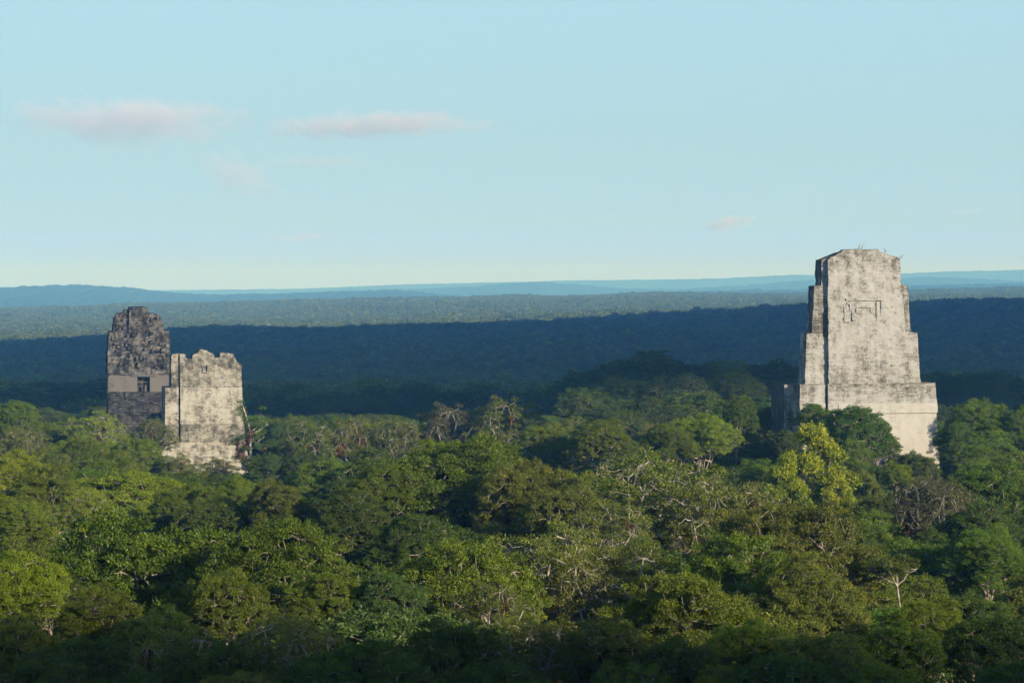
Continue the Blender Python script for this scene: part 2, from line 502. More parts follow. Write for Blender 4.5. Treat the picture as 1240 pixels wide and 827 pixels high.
# ------------------------------------------------------------------ trees: the list
# (px, top py, crown width px, depth m, kind, tone, label or None) read off the photograph
# kinds: D dense broadleaf, P pale-limbed, Y upright yellow, U umbrella, E emergent bare trunk
MAIN = [
    # front row; dark leaf tones here partly stand in for shade
    (8, 666, 150, 140, 'D', 'yellow', 'bright yellow-green bushy tree cut off by the left edge of the view'),
    (118, 705, 140, 133, 'D', 'mid', None),
    (215, 760, 150, 117, 'P', 'olive', None),
    (345, 735, 160, 120, 'P', 'olive', None),
    (445, 772, 140, 113, 'D', 'dark', None),
    (545, 748, 160, 117, 'D', 'dark', None),
    (468, 690, 120, 150, 'D', 'teal', None),
    (600, 798, 150, 107, 'D', 'dark', None),
    (652, 745, 150, 122, 'P', 'olive', None),
    (735, 742, 140, 119, 'D', 'dark', None),
    (830, 690, 240, 130, 'D', 'mid', None),
    (905, 745, 140, 117, 'D', 'mid', None),
    (1000, 764, 150, 112, 'D', 'olive', None),
    (1085, 748, 130, 118, 'D', 'mid', None),
    (1125, 722, 130, 126, 'D', 'mid', None),
    (1205, 745, 130, 119, 'D', 'dark', None),
    (1065, 800, 150, 107, 'D', 'mid', None),
    (1228, 800, 130, 107, 'D', 'dark', None),
    (50, 790, 170, 109, 'D', 'dark', None),
    (150, 812, 150, 105, 'D', 'dark', None),
    (290, 812, 150, 105, 'D', 'olive', None),
    (750, 800, 150, 107, 'D', 'mid', None),
    (880, 806, 150, 107, 'D', 'mid', None),
    (100, 768, 140, 119, 'D', 'dark', None), (30, 742, 130, 127, 'D', 'mid', None), (255, 772, 140, 113, 'D', 'dark', None), (390, 792, 140, 108, 'D', 'dark', None),
    (180, 735, 120, 126, 'D', 'dark', None), (500, 790, 140, 107, 'D', 'dark', None), (815, 768, 140, 113, 'D', 'dark', None), (945, 790, 140, 107, 'D', 'dark', None),
    (60, 838, 170, 94, 'D', 'dark', None), (220, 842, 170, 93, 'D', 'dark', None), (420, 840, 170, 93, 'D', 'dark', None), (620, 842, 170, 93, 'D', 'dark', None),
    (820, 840, 170, 93, 'D', 'dark', None), (1000, 838, 170, 94, 'D', 'dark', None), (1170, 838, 170, 94, 'D', 'dark', None),
    # second row
    (175, 612, 300, 168, 'D', 'mid', 'broad domed mid-green tree, biggest crown in the lower left of the forest'),
    (335, 626, 215, 160, 'D', 'green', 'rounded fresh-green tree right beside the big dome at lower left'),
    (392, 690, 110, 150, 'D', 'mid', None),
    (275, 690, 130, 145, 'D', 'mid', None),
    (555, 650, 215, 168, 'D', 'mid', None),
    (668, 628, 225, 182, 'P', 'olive', 'pale-limbed olive tree whose crooked bare branches show at the centre'),
    (590, 700, 130, 148, 'P', 'olive', None),
    (742, 655, 200, 172, 'P', 'olive', None),
    (872, 640, 205, 165, 'D', 'green', None),
    (965, 602, 215, 195, 'D', 'olive', None),
    (985, 668, 160, 158, 'D', 'olive', None),
    (1088, 674, 74, 190, 'U', 'olive', 'small umbrella-topped tree with a leaning forked pale trunk at lower right'),
    (1195, 640, 120, 210, 'D', 'green', None),
    (1208, 632, 40, 222, 'D', 'lime', 'small lime-green treetop near the right edge below the big temple'),
    (1178, 712, 130, 150, 'D', 'dark', None),
    (1120, 640, 110, 225, 'D', 'dark', None),
    (1040, 650, 110, 215, 'D', 'dark', None),
    (60, 690, 110, 160, 'D', 'dark', None),
    # third row
    (555, 527, 260, 252, 'D', 'mid', 'wide flat-topped tree with a yellowish crest in the middle of the forest'),
    (535, 530, 110, 262, 'D', 'yellow', None),
    (470, 560, 120, 245, 'D', 'mid', None),
    (640, 556, 150, 240, 'D', 'olive', None),
    (690, 585, 140, 225, 'D', 'olive', None),
    (430, 590, 120, 225, 'D', 'dark', None),
    (500, 620, 120, 205, 'D', 'dark', None),
    (335, 578, 95, 250, 'D', 'olive', None),
    (275, 576, 95, 262, 'D', 'mid', None),
    (330, 640, 100, 220, 'D', 'dark', None),
    (215, 585, 90, 262, 'D', 'mid', None),
    (105, 586, 85, 250, 'P', 'yellow', 'yellow-leaved tree with bare pale branches in front of the dark temple'),
    (45, 560, 110, 262, 'D', 'mid', None),
    (20, 600, 110, 225, 'D', 'mid', None),
    (10, 545, 100, 290, 'D', 'yellow', None),
    (792, 541, 250, 234, 'P', 'olive', 'large pale-limbed tree, the tallest of the bare-branched ones right of centre'),
    (888, 574, 190, 222, 'P', 'olive', 'pale-limbed tree with long white bare boughs spreading right, below the big temple'),
    (735, 600, 140, 215, 'P', 'olive', None),
    (985, 510, 150, 332, 'Y', 'yellow', 'tall yellow-green tree standing in front of the big temple'),
    (950, 548, 105, 322, 'Y', 'yellow', None), (1012, 565, 100, 326, 'Y', 'yellow', None),
    (1004, 522, 60, 380, 'D', 'green', None), (1062, 517, 60, 378, 'D', 'green', None), (1020, 530, 90, 370, 'D', 'green', None), (950, 520, 55, 396, 'D', 'dark', None),
    (1168, 535, 70, 382, 'D', 'green', None), (1098, 548, 60, 384, 'D', 'dark', None), (972, 542, 70, 362, 'D', 'dark', None), (1195, 522, 100, 388, 'D', 'green', None),
    (925, 560, 70, 330, 'D', 'green', None),
    (1130, 568, 140, 262, 'P', 'grey', 'greyish thin-leaved tree with bare twigs below the big temple'),
    (1085, 557, 44, 330, 'D', 'lime', 'small vivid lime tree at the foot of the big temple'),
    (1205, 560, 150, 272, 'D', 'green', None),
    (1180, 600, 130, 240, 'D', 'dark', None),
    (1050, 600, 100, 262, 'D', 'dark', None),
    # fourth row
    (1032, 490, 106, 376, 'D', 'green', 'leafy green tree against the lower wall of the big temple'),
    (985, 487, 50, 384, 'D', 'green', None),
    (1188, 482, 100, 402, 'D', 'green', 'large green tree just right of the big temple'),
    (1160, 510, 60, 388, 'D', 'green', None),
    (1232, 488, 80, 400, 'D', 'green', None),
    (1110, 545, 70, 372, 'D', 'dark', None),
    (892, 478, 60, 402, 'D', 'green', 'rounded light-green tree left of the big temple'),
    (928, 492, 50, 410, 'D', 'mid', None),
    (850, 500, 90, 385, 'D', 'yellow', None),
    (810, 512, 70, 380, 'D', 'mid', None),
    (730, 505, 85, 360, 'D', 'mid', 'round mid-green tree at the foot of the dark wooded rise'),
    (665, 512, 90, 370, 'D', 'mid', None),
    (610, 478, 120, 450, 'P', 'olive', None),
    (540, 486, 110, 455, 'P', 'grey', None),
    (478, 502, 75, 440, 'P', 'olive', None),
    (425, 501, 80, 440, 'P', 'olive', None),
    (370, 503, 78, 432, 'P', 'mid', None),
    (302, 490, 62, 500, 'E', 'green', 'lone bare-trunked tree with rusty air plants right of the cream temple'),
    (118, 496, 100, 478, 'P', 'yellow', 'bare-branched yellowish tree in front of the dark temple steps'),
    (185, 504, 66, 486, 'P', 'olive', 'straggly thin-leaved tree at the corner between the two left temples'),
    (18, 484, 66, 470, 'D', 'green', 'green tree at the left edge level with the dark temple'),
    (20, 512, 80, 420, 'P', 'olive', None),
    (160, 528, 90, 425, 'D', 'mid', None),
    (215, 548, 70, 420, 'P', 'olive', None),
    (262, 552, 60, 430, 'P', 'olive', None),
    (98, 530, 80, 405, 'D', 'mid', None),
    (50, 540, 90, 370, 'D', 'olive', None),
    (322, 548, 60, 420, 'D', 'dark', None),
    (370, 545, 80, 380, 'D', 'dark', None),
    (440, 540, 90, 360, 'D', 'dark', None),
    # fifth row, beyond the sunlight
    (14, 468, 80, 800, 'D', 'dark', None), (55, 461, 85, 815, 'D', 'dark', None), (98, 458, 80, 805, 'D', 'dark', None),
    (70, 497, 100, 770, 'D', 'dark', None), (40, 485, 80, 790, 'D', 'dark', None), (112, 484, 70, 785, 'D', 'dark', None),
    (315, 478, 70, 760, 'D', 'dark', None), (362, 480, 70, 760, 'D', 'dark', None), (408, 474, 60, 765, 'D', 'dark', None),
    (455, 468, 60, 770, 'D', 'dark', None), (503, 460, 55, 775, 'D', 'dark', 'tallest treetop on the shadowed skyline between the cream temple and the rise'),
    (548, 472, 60, 775, 'D', 'dark', None), (595, 463, 85, 770, 'D', 'dark', None), (645, 470, 70, 750, 'D', 'dark', None),
    (700, 448, 85, 690, 'D', 'dark', None), (748, 434, 90, 680, 'D', 'dark', None),
    (800, 423, 105, 670, 'D', 'dark', 'broad dark dome topping the wooded rise left of the big temple'),
    (845, 436, 75, 665, 'D', 'dark', None), (880, 434, 70, 660, 'D', 'mid', None), (930, 434, 90, 690, 'D', 'dark', None),
    (965, 442, 80, 690, 'D', 'dark', None),
    (705, 474, 85, 565, 'D', 'dark', None), (765, 454, 90, 600, 'D', 'olive', None), (825, 450, 100, 595, 'P', 'mid', None),
    (890, 450, 85, 600, 'D', 'mid', None), (780, 480, 95, 520, 'D', 'dark', None), (845, 472, 95, 530, 'D', 'mid', None), (735, 462, 70, 600, 'D', 'dark', None), (955, 462, 70, 600, 'D', 'dark', None),
    (930, 474, 70, 560, 'D', 'dark', None),
    (1150, 486, 70, 600, 'D', 'dark', None), (1210, 480, 70, 640, 'D', 'dark', None),
]

rng = np.random.RandomState(11)
PROTO_R = {'D': 8.0, 'P': 8.0, 'Y': 5.0, 'U': 4.0, 'E': 5.0}
PROTO_H = {'D': 22.0, 'P': 21.0, 'Y': 19.0, 'U': 22.0, 'E': 20.0}

mains = []
for (px, py, w, d, k, tone, lab) in MAIN:
    x, y, z = at(px, py, d)
    mains.append(dict(x=x, y=y, top=z, r=0.5 * w * d / FPX, k=k, tone=tone, label=lab, main=True))

# canopy height field from the hand-placed treetops
M_xy = np.array([(m['x'], m['y']) for m in mains])
M_top = np.array([m['top'] for m in mains])


def canopy_near(x, y):
    x, y = np.atleast_1d(x).astype(float), np.atleast_1d(y).astype(float)
    out = np.empty(len(x))
    for s in range(0, len(x), 4000):
        dx = x[s:s + 4000, None] - M_xy[None, :, 0]
        dy = y[s:s + 4000, None] - M_xy[None, :, 1]
        wgt = 1.0 / (dx * dx + dy * dy + 18.0 ** 2) ** 1.5
        out[s:s + 4000] = (wgt * M_top).sum(1) / wgt.sum(1)
    return out


FAR_D = np.array([760, 1000, 1400, 2000, 2600, 3000, 3400, 4200, 4800, 5600, 6600, 7400, 8200, 9500, 12000], float)
FAR_PX = np.array([0, 620, 1240], float)
FAR_PY = np.array([
    [468, 474, 466, 445, 424, 413, 413, 407, 400, 389, 379, 374, 376, 380, 384],
    [480, 480, 462, 430, 402, 389, 390, 387, 382, 373, 365, 359, 361, 365, 369],
    [490, 486, 458, 415, 379, 365, 367, 366, 364, 360, 355, 350, 352, 356, 360]], float)


def canopy_far(x, y):
    x, y = np.atleast_1d(x).astype(float), np.atleast_1d(y).astype(float)
    d = np.clip(y, 760, 12000)
    px = np.clip(620 + x / d * FPX, -500, 1740)
    cols = np.stack([np.interp(d, FAR_D, FAR_PY[i]) for i in range(3)])
    t = (px - 620) / 620
    py = np.where(t < 0, cols[1] + (cols[0] - cols[1]) * (-t), cols[1] + (cols[2] - cols[1]) * t)
    v = (413.5 - py) / FPX
    z = CZ + (-math.sin(PITCH) + v * math.cos(PITCH)) / (math.cos(PITCH) + v * math.sin(PITCH)) * d
    n = fbm(np.stack([x / 420, y / 700, 0 * x], 1), 3, 5)
    n2 = fbm(np.stack([x / 130, y / 260, 0 * x], 1), 2, 15)
    return z + n * np.clip((d - 700) / 2500, 0, 1) * 13.0 + n2 * np.clip((d - 900) / 2000, 0, 1) * 4.5


def canopy(x, y):
    a, b = canopy_near(x, y), canopy_far(x, y)
    t = np.clip((np.atleast_1d(y) - 720.0) / 160.0, 0, 1)
    t = t * t * (3 - 2 * t)
    return a * (1 - t) + b * t


def ground(x, y):
    y = np.atleast_1d(y).astype(float)
    return canopy(x, y) - np.interp(y, [0, 700, 1200], [25.0, 25.0, 13.0])


# filler trees between the hand-placed ones
TEMPLE_SPOTS = [(58.7, 404, 16), (-71, 566, 14), (-98, 648, 14)]
fill = []
ycur = 104.0
occupied = [(m['x'], m['y'], m['r']) for m in mains]
while ycur < 790:
    step = 8.0 + 0.006 * ycur
    half = 0.2117 * ycur * 1.06 + 6
    xs = np.arange(-half, half, step * 1.15) + rng.uniform(-2, 2)
    for x in xs:
        xx, yy = x + rng.uniform(-2.4, 2.4), ycur + rng.uniform(-2.4, 2.4)
        rr = rng.choice([rng.uniform(4.5, 7), rng.uniform(7, 11.5)])
        if any((xx - ox) ** 2 + (yy - oy) ** 2 < (0.54 * (orr + rr)) ** 2 for ox, oy, orr in occupied):
            continue
        if any((xx - ox) ** 2 + (yy - oy) ** 2 < (orr + rr * 0.6) ** 2 for ox, oy, orr in TEMPLE_SPOTS):
            continue
        occupied.append((xx, yy, rr))
        dist = (M_xy[:, 0] - xx) ** 2 + (M_xy[:, 1] - yy) ** 2
        near = mains[int(np.argmin(dist))]
        k = 'P' if (near['k'] == 'P' and rng.rand() < 0.55) else 'D'
        tone = near['tone'] if rng.rand() < 0.4 else ['mid', 'dark', 'green', 'olive', 'mid', 'dark'][rng.randint(6)]
        if tone in ('yellow', 'lime') and rng.rand() < 0.6:
            tone = 'mid'
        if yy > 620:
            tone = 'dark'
        fill.append(dict(x=xx, y=yy, top=None, r=rr, k=k, tone=tone, label=None, main=False))
    ycur += step * 0.9
ft = canopy_near([f['x'] for f in fill], [f['y'] for f in fill])
SIGHT = [(930, 1045, 324, 616), (1062, 1112, 190, 728), (-60, 128, 690, 506), (300, 665, 740, 500), (1134, 1300, 640, 508), (936, 1142, 400, 552), (192, 302, 560, 566), (122, 192, 640, 528)]   # px span, depth and lowest visible row of each temple
SUNNY = [(-71, 560, at(247, 566, 560)[2] - 2), (58.7, 400, at(1050, 548, 400)[2])]
for f, t in zip(fill, ft):
    f['top'] = t - rng.uniform(1.5, 8.0)
    for (ox, oy, zb) in SUNNY:                     # nothing tall between the sun and a sunlit wall
        ux, uy = f['x'] - ox, f['y'] - oy
        along = ux * math.sin(SUN_AZ) - uy * math.cos(SUN_AZ)
        side = abs(ux * math.cos(SUN_AZ) + uy * math.sin(SUN_AZ))
        if 0 < along < 110 and side < 12 + f['r']:
            f['top'] = min(f['top'], zb + max(along - f['r'], 0) * math.tan(SUN_EL))
    hw = f['r'] / f['y'] * FPX
    pxf = 620 + f['x'] / f['y'] * FPX
    for (a0, a1, dd, row) in SIGHT:
        if a0 - hw < pxf < a1 + hw and f['y'] < dd + 2 and not (row < 510 and f['y'] < 430):
            f['top'] = min(f['top'], at(pxf, row + rng.uniform(0, 12), f['y'])[2])
trees = mains + fill
for i, t in enumerate(trees):
    t['id'] = i
    t['rot'] = rng.uniform(0, 2 * math.pi)
    t['var'] = rng.randint(1000)
#KEEP_BEGIN
KEEP = {0, 1, 2, 3, 4, 5, 6, 7, 8, 9, 10, 11, 12, 13, 14, 15, 16, 17, 18, 19, 20, 21, 22, 23, 24, 25, 26, 27, 28, 29, 30, 38, 39, 40, 41, 42, 43, 44, 45, 46,
        47, 48, 49, 50, 51, 52, 53, 54, 55, 56, 57, 58, 59, 60, 61, 62, 63, 64, 66, 67, 68, 69, 70, 71, 72, 73, 74, 75, 76, 78, 79, 80, 81, 82, 83, 84, 85,
        86, 87, 88, 89, 90, 91, 92, 93, 94, 95, 96, 97, 98, 99, 100, 101, 102, 103, 104, 105, 106, 107, 108, 109, 110, 111, 112, 113, 114, 115, 116, 117, 118,
        119, 120, 121, 122, 123, 124, 125, 126, 127, 128, 129, 130, 131, 132, 133, 134, 135, 136, 137, 138, 139, 140, 141, 142, 143, 144, 145, 146, 147, 148,
        149, 150, 151, 152, 163, 169, 170, 175, 176, 182, 185, 186, 190, 193, 196, 197, 199, 200, 208, 210, 211, 221, 224, 225, 226, 227, 231, 232, 234, 236,
        240, 241, 243, 247, 256, 258, 262, 271, 280, 282, 283, 285, 290, 291, 301, 303, 307, 309, 314, 319, 321, 326, 327, 328, 331, 332, 334, 335, 336, 343,
        345, 346, 350, 352, 358, 361, 362, 366, 367, 371, 372, 373, 374, 380, 389, 393, 405, 406, 410, 421, 428, 431, 443, 444, 453, 454, 455, 462, 477, 481,
        484, 498, 513, 514, 515, 516, 528, 550, 556, 564, 588, 598, 610, 612, 613, 617, 629, 635, 645, 646, 647, 650, 659, 661, 662, 695, 697, 719, 753, 755,
        759, 767, 776, 791, 794, 795, 803, 816, 817, 831, 832, 833, 859, 877, 882, 883, 906, 913, 924, 933, 934, 935, 936, 949, 957, 967, 974, 982, 989, 992,
        1001, 1002}   # the trees that show in the photograph
#KEEP_END
REST = []
if KEEP is not None:
    REST = [t for t in trees if t['id'] not in KEEP]
    trees = [t for t in trees if t['id'] in KEEP]
print('TREES', len(mains), len(fill), len(trees))

# ------------------------------------------------------------------ ground
def sheet(name, ys, half, ncol, zfun, mat):
    t = np.linspace(-1, 1, ncol)
    Y, T = np.meshgrid(ys, t, indexing='ij')
    X = T * half(Y)
    z = zfun(X.ravel(), Y.ravel())
    v = np.stack([X.ravel(), Y.ravel(), z], 1)
    n = len(ys)
    i, j = np.meshgrid(np.arange(n - 1), np.arange(ncol - 1), indexing='ij')
    q = np.stack([i * ncol + j, i * ncol + j + 1, (i + 1) * ncol + j + 1, (i + 1) * ncol + j], -1).reshape(-1, 4)
    return link(name, np_mesh(name, v, q, mat=mat, smooth=True), kind='structure')


GROUND = ground_material('forest_floor', (0.012, 0.018, 0.008), (0.025, 0.035, 0.012), (0.045, 0.05, 0.02), 0.12)
FARHILL = ground_material('far_canopy', (0.02, 0.035, 0.012), (0.045, 0.065, 0.02), (0.09, 0.10, 0.03), 0.02)
ys = np.concatenate([np.linspace(-900, 60, 9), np.linspace(80, 900, 100), np.geomspace(915, 12000, 120)])
sheet('ground', ys, lambda Y: 700 + 0.32 * np.maximum(Y, 0), 150, ground, GROUND)


def ridge(name, d, depth, pts, seed, rough, base_py):
    """a far chain of hills as a real mound: crest line through the photograph's skyline, slopes before and behind"""
    pxs = np.linspace(-260, 1500, 1100)
    crest = np.interp(pxs, [p[0] for p in pts], [p[1] for p in pts])
    px_m = d / FPX
    X = (pxs - 620) * px_m
    zc = np.array([at(620, c, d)[2] for c in crest])
    zb = at(620, base_py, d)[2]
    prof = np.concatenate([np.linspace(-1, 0, 22), np.linspace(0.06, 1, 12)])
    P, XX = np.meshgrid(prof, X, indexing='ij')
    h = np.cos(P * math.pi / 2) ** 1.3
    n1 = fbm(np.stack([XX.ravel() / 500, (P * depth).ravel() / 900, 0 * XX.ravel()], 1), 4, seed).reshape(P.shape)
    n2 = fbm(np.stack([XX.ravel() / 24, (P * depth).ravel() / 60, 0 * XX.ravel()], 1), 3, seed + 9).reshape(P.shape)
    Z = zb + (zc[None, :] - zb) * h + (n1 * 0.16 * (zc[None, :] - zb)) * np.abs(np.sin(P * math.pi)) + n2 * rough
    Yy = d + P * depth
    v = np.stack([XX.ravel(), Yy.ravel(), Z.ravel()], 1)
    nr, nc = P.shape
    i, j = np.meshgrid(np.arange(nr - 1), np.arange(nc - 1), indexing='ij')
    q = np.stack([i * nc + j, i * nc + j + 1, (i + 1) * nc + j + 1, (i + 1) * nc + j], -1).reshape(-1, 4)
    return link(name, np_mesh(name, v, q, mat=FARHILL, smooth=True), kind='structure')


ridge('hills', 13000, 1800, [(-260, 352), (0, 350), (60, 346), (95, 346), (150, 349), (200, 355), (260, 358), (330, 357), (400, 354),
      (480, 352), (545, 358), (640, 361), (760, 357), (900, 352), (1000, 350), (1100, 347), (1240, 344), (1500, 342)], 21, 16, 372)
ridge('hills', 17000, 1600, [(-260, 358), (0, 358), (180, 358), (330, 356), (430, 352), (520, 350), (575, 347), (620, 343), (650, 342), (700, 345),
      (760, 350), (830, 350), (900, 347), (960, 341), (1000, 339), (1060, 339), (1120, 336), (1180, 338), (1240, 341), (1500, 344)], 31, 13, 366)
ridge('hills', 21800, 1900, [(-260, 346), (0, 348), (200, 352), (360, 350), (520, 344), (700, 340), (860, 338), (960, 333), (1060, 333), (1150, 329),
      (1240, 327), (1500, 326)], 41, 10, 362)

# ------------------------------------------------------------------ temples
def block(B, xb, xt, z0, top, yb, yt, cell=0.3, amp=0.06, stone=0.05, seed=0, bottom=False):
    """a masonry mass: xb/xt = (left, right) at bottom and top, yb/yt = (front, back) at bottom and top,
    top = height or a profile [(x, z), ...]; worn by noise and by each stone standing in or out"""
    prof = None
    if not isinstance(top, (int, float)):
        prof = np.array(top, float)
        ztop = prof[:, 1].max()
    else:
        ztop = float(top)
    W_ = max(abs(xb[1] - xb[0]), 0.1)
    D_ = max(abs(yb[1] - yb[0]), 0.1)
    nu = max(2, int(W_ / cell)) + 1
    nv = max(2, int((ztop - z0) / cell)) + 1
    nw = max(2, int(D_ / cell)) + 1
    u, v, w = np.linspace(0, 1, nu), np.linspace(0, 1, nv), np.linspace(0, 1, nw)

    def pos(U, V, Wd):
        xl = xb[0] + (xt[0] - xb[0]) * V
        xr = xb[1] + (xt[1] - xb[1]) * V
        X = xl + (xr - xl) * U
        y0 = yb[0] + (yt[0] - yb[0]) * V
        y1 = yb[1] + (yt[1] - yb[1]) * V
        Y = y0 + (y1 - y0) * Wd
        if prof is None:
            Z = z0 + (ztop - z0) * V
        else:
            xe = xt[0] + (xt[1] - xt[0]) * U
            Z = z0 + (np.interp(xe, prof[:, 0], prof[:, 1]) - z0) * V
        return np.stack([X, Y, Z], -1)

    faces = []
    for fixed, (a, b), flip in (('w0', (u, v), 0), ('w1', (u, v), 1), ('u0', (w, v), 1), ('u1', (w, v), 0), ('v1', (u, w), 0)) + ((('v0', (u, w), 1),) if bottom else ()):
        A, Bb = np.meshgrid(a, b, indexing='ij')
        if fixed[0] == 'w':
            P = pos(A, Bb, float(fixed[1]) + 0 * A)
        elif fixed[0] == 'u':
            P = pos(float(fixed[1]) + 0 * A, Bb, A)
        else:
            P = pos(A, float(fixed[1]) + 0 * A, Bb)
        na, nb = A.shape
        i, j = np.meshgrid(np.arange(na - 1), np.arange(nb - 1), indexing='ij')
        q = np.stack([i * nb + j, (i + 1) * nb + j, (i + 1) * nb + j + 1, i * nb + j + 1], -1).reshape(-1, 4)
        if flip:
            q = q[:, ::-1]
        P = P.reshape(-1, 3)
        n0 = fbm(P * 0.9, 3, seed)
        n1 = fbm(P * 0.9 + 31.7, 3, seed + 3)
        n2 = fbm(P * 0.9 + 77.7, 3, seed + 5)
        row = np.floor(P[:, 2] / 0.36)
        col = np.floor((P[:, 0] + P[:, 1]) / 0.7 + 0.5 * (row % 2))
        hb = hash_u(col, row, 0 * row, seed) - 0.5
        D = np.stack([n0 * amp, n1 * amp + hb * stone * 2, n2 * amp], 1)
        if fixed[0] == 'v':
            D[:, 2] += hb * stone * 1.5
        if fixed[0] == 'u':
            D[:, 0] += hb * stone * 1.5
        B.add(P + D, q)
    return B


def temple_root(name, label, px, py, d, rot):
    e = link(name, None, label=label, category='temple', group='stone temple tops rising out of the forest')
    e.location = at(px, py, d)
    e.rotation_euler = (0, 0, rot)
    e.empty_display_size = 5
    return e


def part(name, root, mat, *blocks, **common):
    B = Build()
    for kw in blocks:
        k = dict(common)
        k.update(kw)
        block(B, **k)
    return link(name, B.mesh(name, mat), root)


ROT = R_(12)
# ---- the big pale temple on the right: its back and its tall roof comb
T3 = temple_root('stone_temple', 'tall pale stone temple with a stepped roof comb standing alone on the right', 1050, 600, 400, ROT)
KX, KZ = 0.1366 / math.cos(R_(20.3)), 0.1366
X3 = lambda p: (p - 1050) * KX
Z3 = lambda p: (600 - p) * KZ
part('lower_wall', T3, ST_CLEAN,
     dict(xb=(X3(967), X3(1140)), xt=(X3(969.5), X3(1131)), z0=Z3(660), top=Z3(499), yb=(-1.7, 9.6), yt=(-0.78, 9.2), amp=0.07, stone=0.015, seed=1, cell=0.4))
part('side_bay', T3, ST_EDGE,
     dict(xb=(X3(958), X3(980)), xt=(X3(959), X3(980)), z0=Z3(640), top=Z3(466), yb=(3.2, 10.6), yt=(3.4, 10.4), amp=0.08, stone=0.05, seed=2))
part('cornice_band', T3, ST_BAND,
     dict(xb=(X3(968), X3(999.2)), xt=(X3(969), X3(999.2)), z0=Z3(499.5), top=Z3(464.5), yb=(-0.42, 9.5), yt=(-0.3, 9.3), seed=3),
     dict(xb=(X3(1000.8), X3(1132.5)), xt=(X3(1000.8), X3(1130)), z0=Z3(499), top=Z3(464), yb=(-0.95, 9.3), yt=(-0.75, 9.1), seed=4),
     amp=0.13, stone=0.06)
part('plaster_lip', T3, ST_CLEAN,
     dict(xb=(X3(1013), X3(1131.8)), xt=(X3(1013), X3(1131.2)), z0=Z3(500), top=Z3(488), yb=(-1.04, 0.5), yt=(-0.98, 0.5), seed=6, bottom=True),
     amp=0.03, stone=0.015)
comb3 = link('roof_comb', None, T3)
part('lower_tier', comb3, ST_WORN,
     dict(xb=(X3(976.5), X3(1115.5)), xt=(X3(979.5), X3(1112)), z0=Z3(465), top=[(X3(970), Z3(404)), (X3(985), Z3(403.5)), (X3(1095), Z3(401)), (X3(1112), Z3(403))],
          yb=(0.5, 4.0), yt=(0.9, 4.0), amp=0.14, stone=0.08, seed=11))
part('middle_tier', comb3, ST_EDGE,
     dict(xb=(X3(986), X3(1104.5)), xt=(X3(989.5), X3(1101)), z0=Z3(403), top=[(X3(980), Z3(346)), (X3(1101), Z3(344.5))],
          yb=(0.95, 4.1), yt=(1.2, 4.1), amp=0.14, stone=0.08, seed=12))
part('upper_tier', comb3, ST_EDGE,
     dict(xb=(X3(998), X3(1093.5)), xt=(X3(998.5), X3(1091.5)), z0=Z3(346), yb=(1.3, 4.6), yt=(1.4, 4.6),
          top=[(X3(990), Z3(318)), (X3(1000), Z3(314)), (X3(1010), Z3(310)), (X3(1024), Z3(304)), (X3(1064), Z3(304)), (X3(1075), Z3(309)), (X3(1092), Z3(313))],
          amp=0.16, stone=0.09, seed=13))
part('face_panel', comb3, ST_PANEL,
     dict(xb=(X3(1003), X3(1101)), xt=(X3(1003.5), X3(1089)), z0=Z3(464.6), yb=(-0.25, 1.2), yt=(0.45, 1.6),
          top=[(X3(1003), Z3(315)), (X3(1007), Z3(311.5)), (X3(1012), Z3(310)), (X3(1017), Z3(306)), (X3(1021), Z3(303)), (X3(1023), Z3(302)), (X3(1063), Z3(301.6)),
               (X3(1066), Z3(304)), (X3(1071), Z3(306)), (X3(1076), Z3(309)), (X3(1084), Z3(310.5)), (X3(1089), Z3(313))],
          amp=0.14, stone=0.07, seed=14, cell=0.25))
# carved relief in the middle of the panel
B = Build()
yy = 0.05
for (a, b, t, bt) in ((1024, 1070, 361, 363.6), (1022, 1024.3, 372, 389), (1022, 1028, 388.5, 390), (1036.5, 1055, 370.8, 372.2), (1036.5, 1038, 372.2, 378.5),
                      (1053.5, 1055, 372.2, 379), (1028.5, 1031, 364, 376), (1031.5, 1034.5, 372, 388), (1066, 1068, 364, 389), (1060.5, 1062, 365, 388),
                      (1021, 1025, 369, 372), (1025, 1030, 366, 368)):
    block(B, (X3(a), X3(b)), (X3(a), X3(b)), Z3(bt), Z3(t), (yy - 0.10, yy + 0.45), (yy - 0.06, yy + 0.5), cell=0.2, amp=0.09, stone=0.05, seed=15, bottom=True)
link('carved_relief', B.mesh('carved_relief', ST_WORN), comb3)

# ---- the cream temple back, front one of the left pair
T2 = temple_root('stone_temple', 'cream stone temple with a jagged crumbling top, right one of the left pair', 247, 620, 560, ROT)
K2 = 0.1913
X2 = lambda p: (p - 247) * K2
Z2 = lambda p: (620 - p) * K2
part('terrace', T2, ST_CREAM,
     dict(xb=(X2(180), X2(330)), xt=(X2(194), X2(309)), z0=Z2(690), top=Z2(572), yb=(-5, 22), yt=(-2.2, 20), seed=21),
     dict(xb=(X2(192), X2(305)), xt=(X2(196), X2(301)), z0=Z2(572), top=Z2(552), yb=(-2.0, 18), yt=(-1.7, 18), seed=22),
     dict(xb=(X2(195), X2(300)), xt=(X2(199), X2(297)), z0=Z2(552), top=Z2(535), yb=(-1.2, 17), yt=(-1.0, 17), seed=23),
     amp=0.15, stone=0.09, cell=0.35)
part('plinth_course', T2, ST_CREAM2,
     dict(xb=(X2(199.5), X2(217.4)), xt=(X2(200), X2(217.4)), z0=Z2(535), top=Z2(513.5), yb=(-0.05, 16), yt=(0.1, 16), seed=24),
     dict(xb=(X2(218.8), X2(297)), xt=(X2(218.8), X2(295.5)), z0=Z2(535), top=Z2(513), yb=(-0.6, 16), yt=(-0.45, 16), seed=25),
     amp=0.10, stone=0.06)
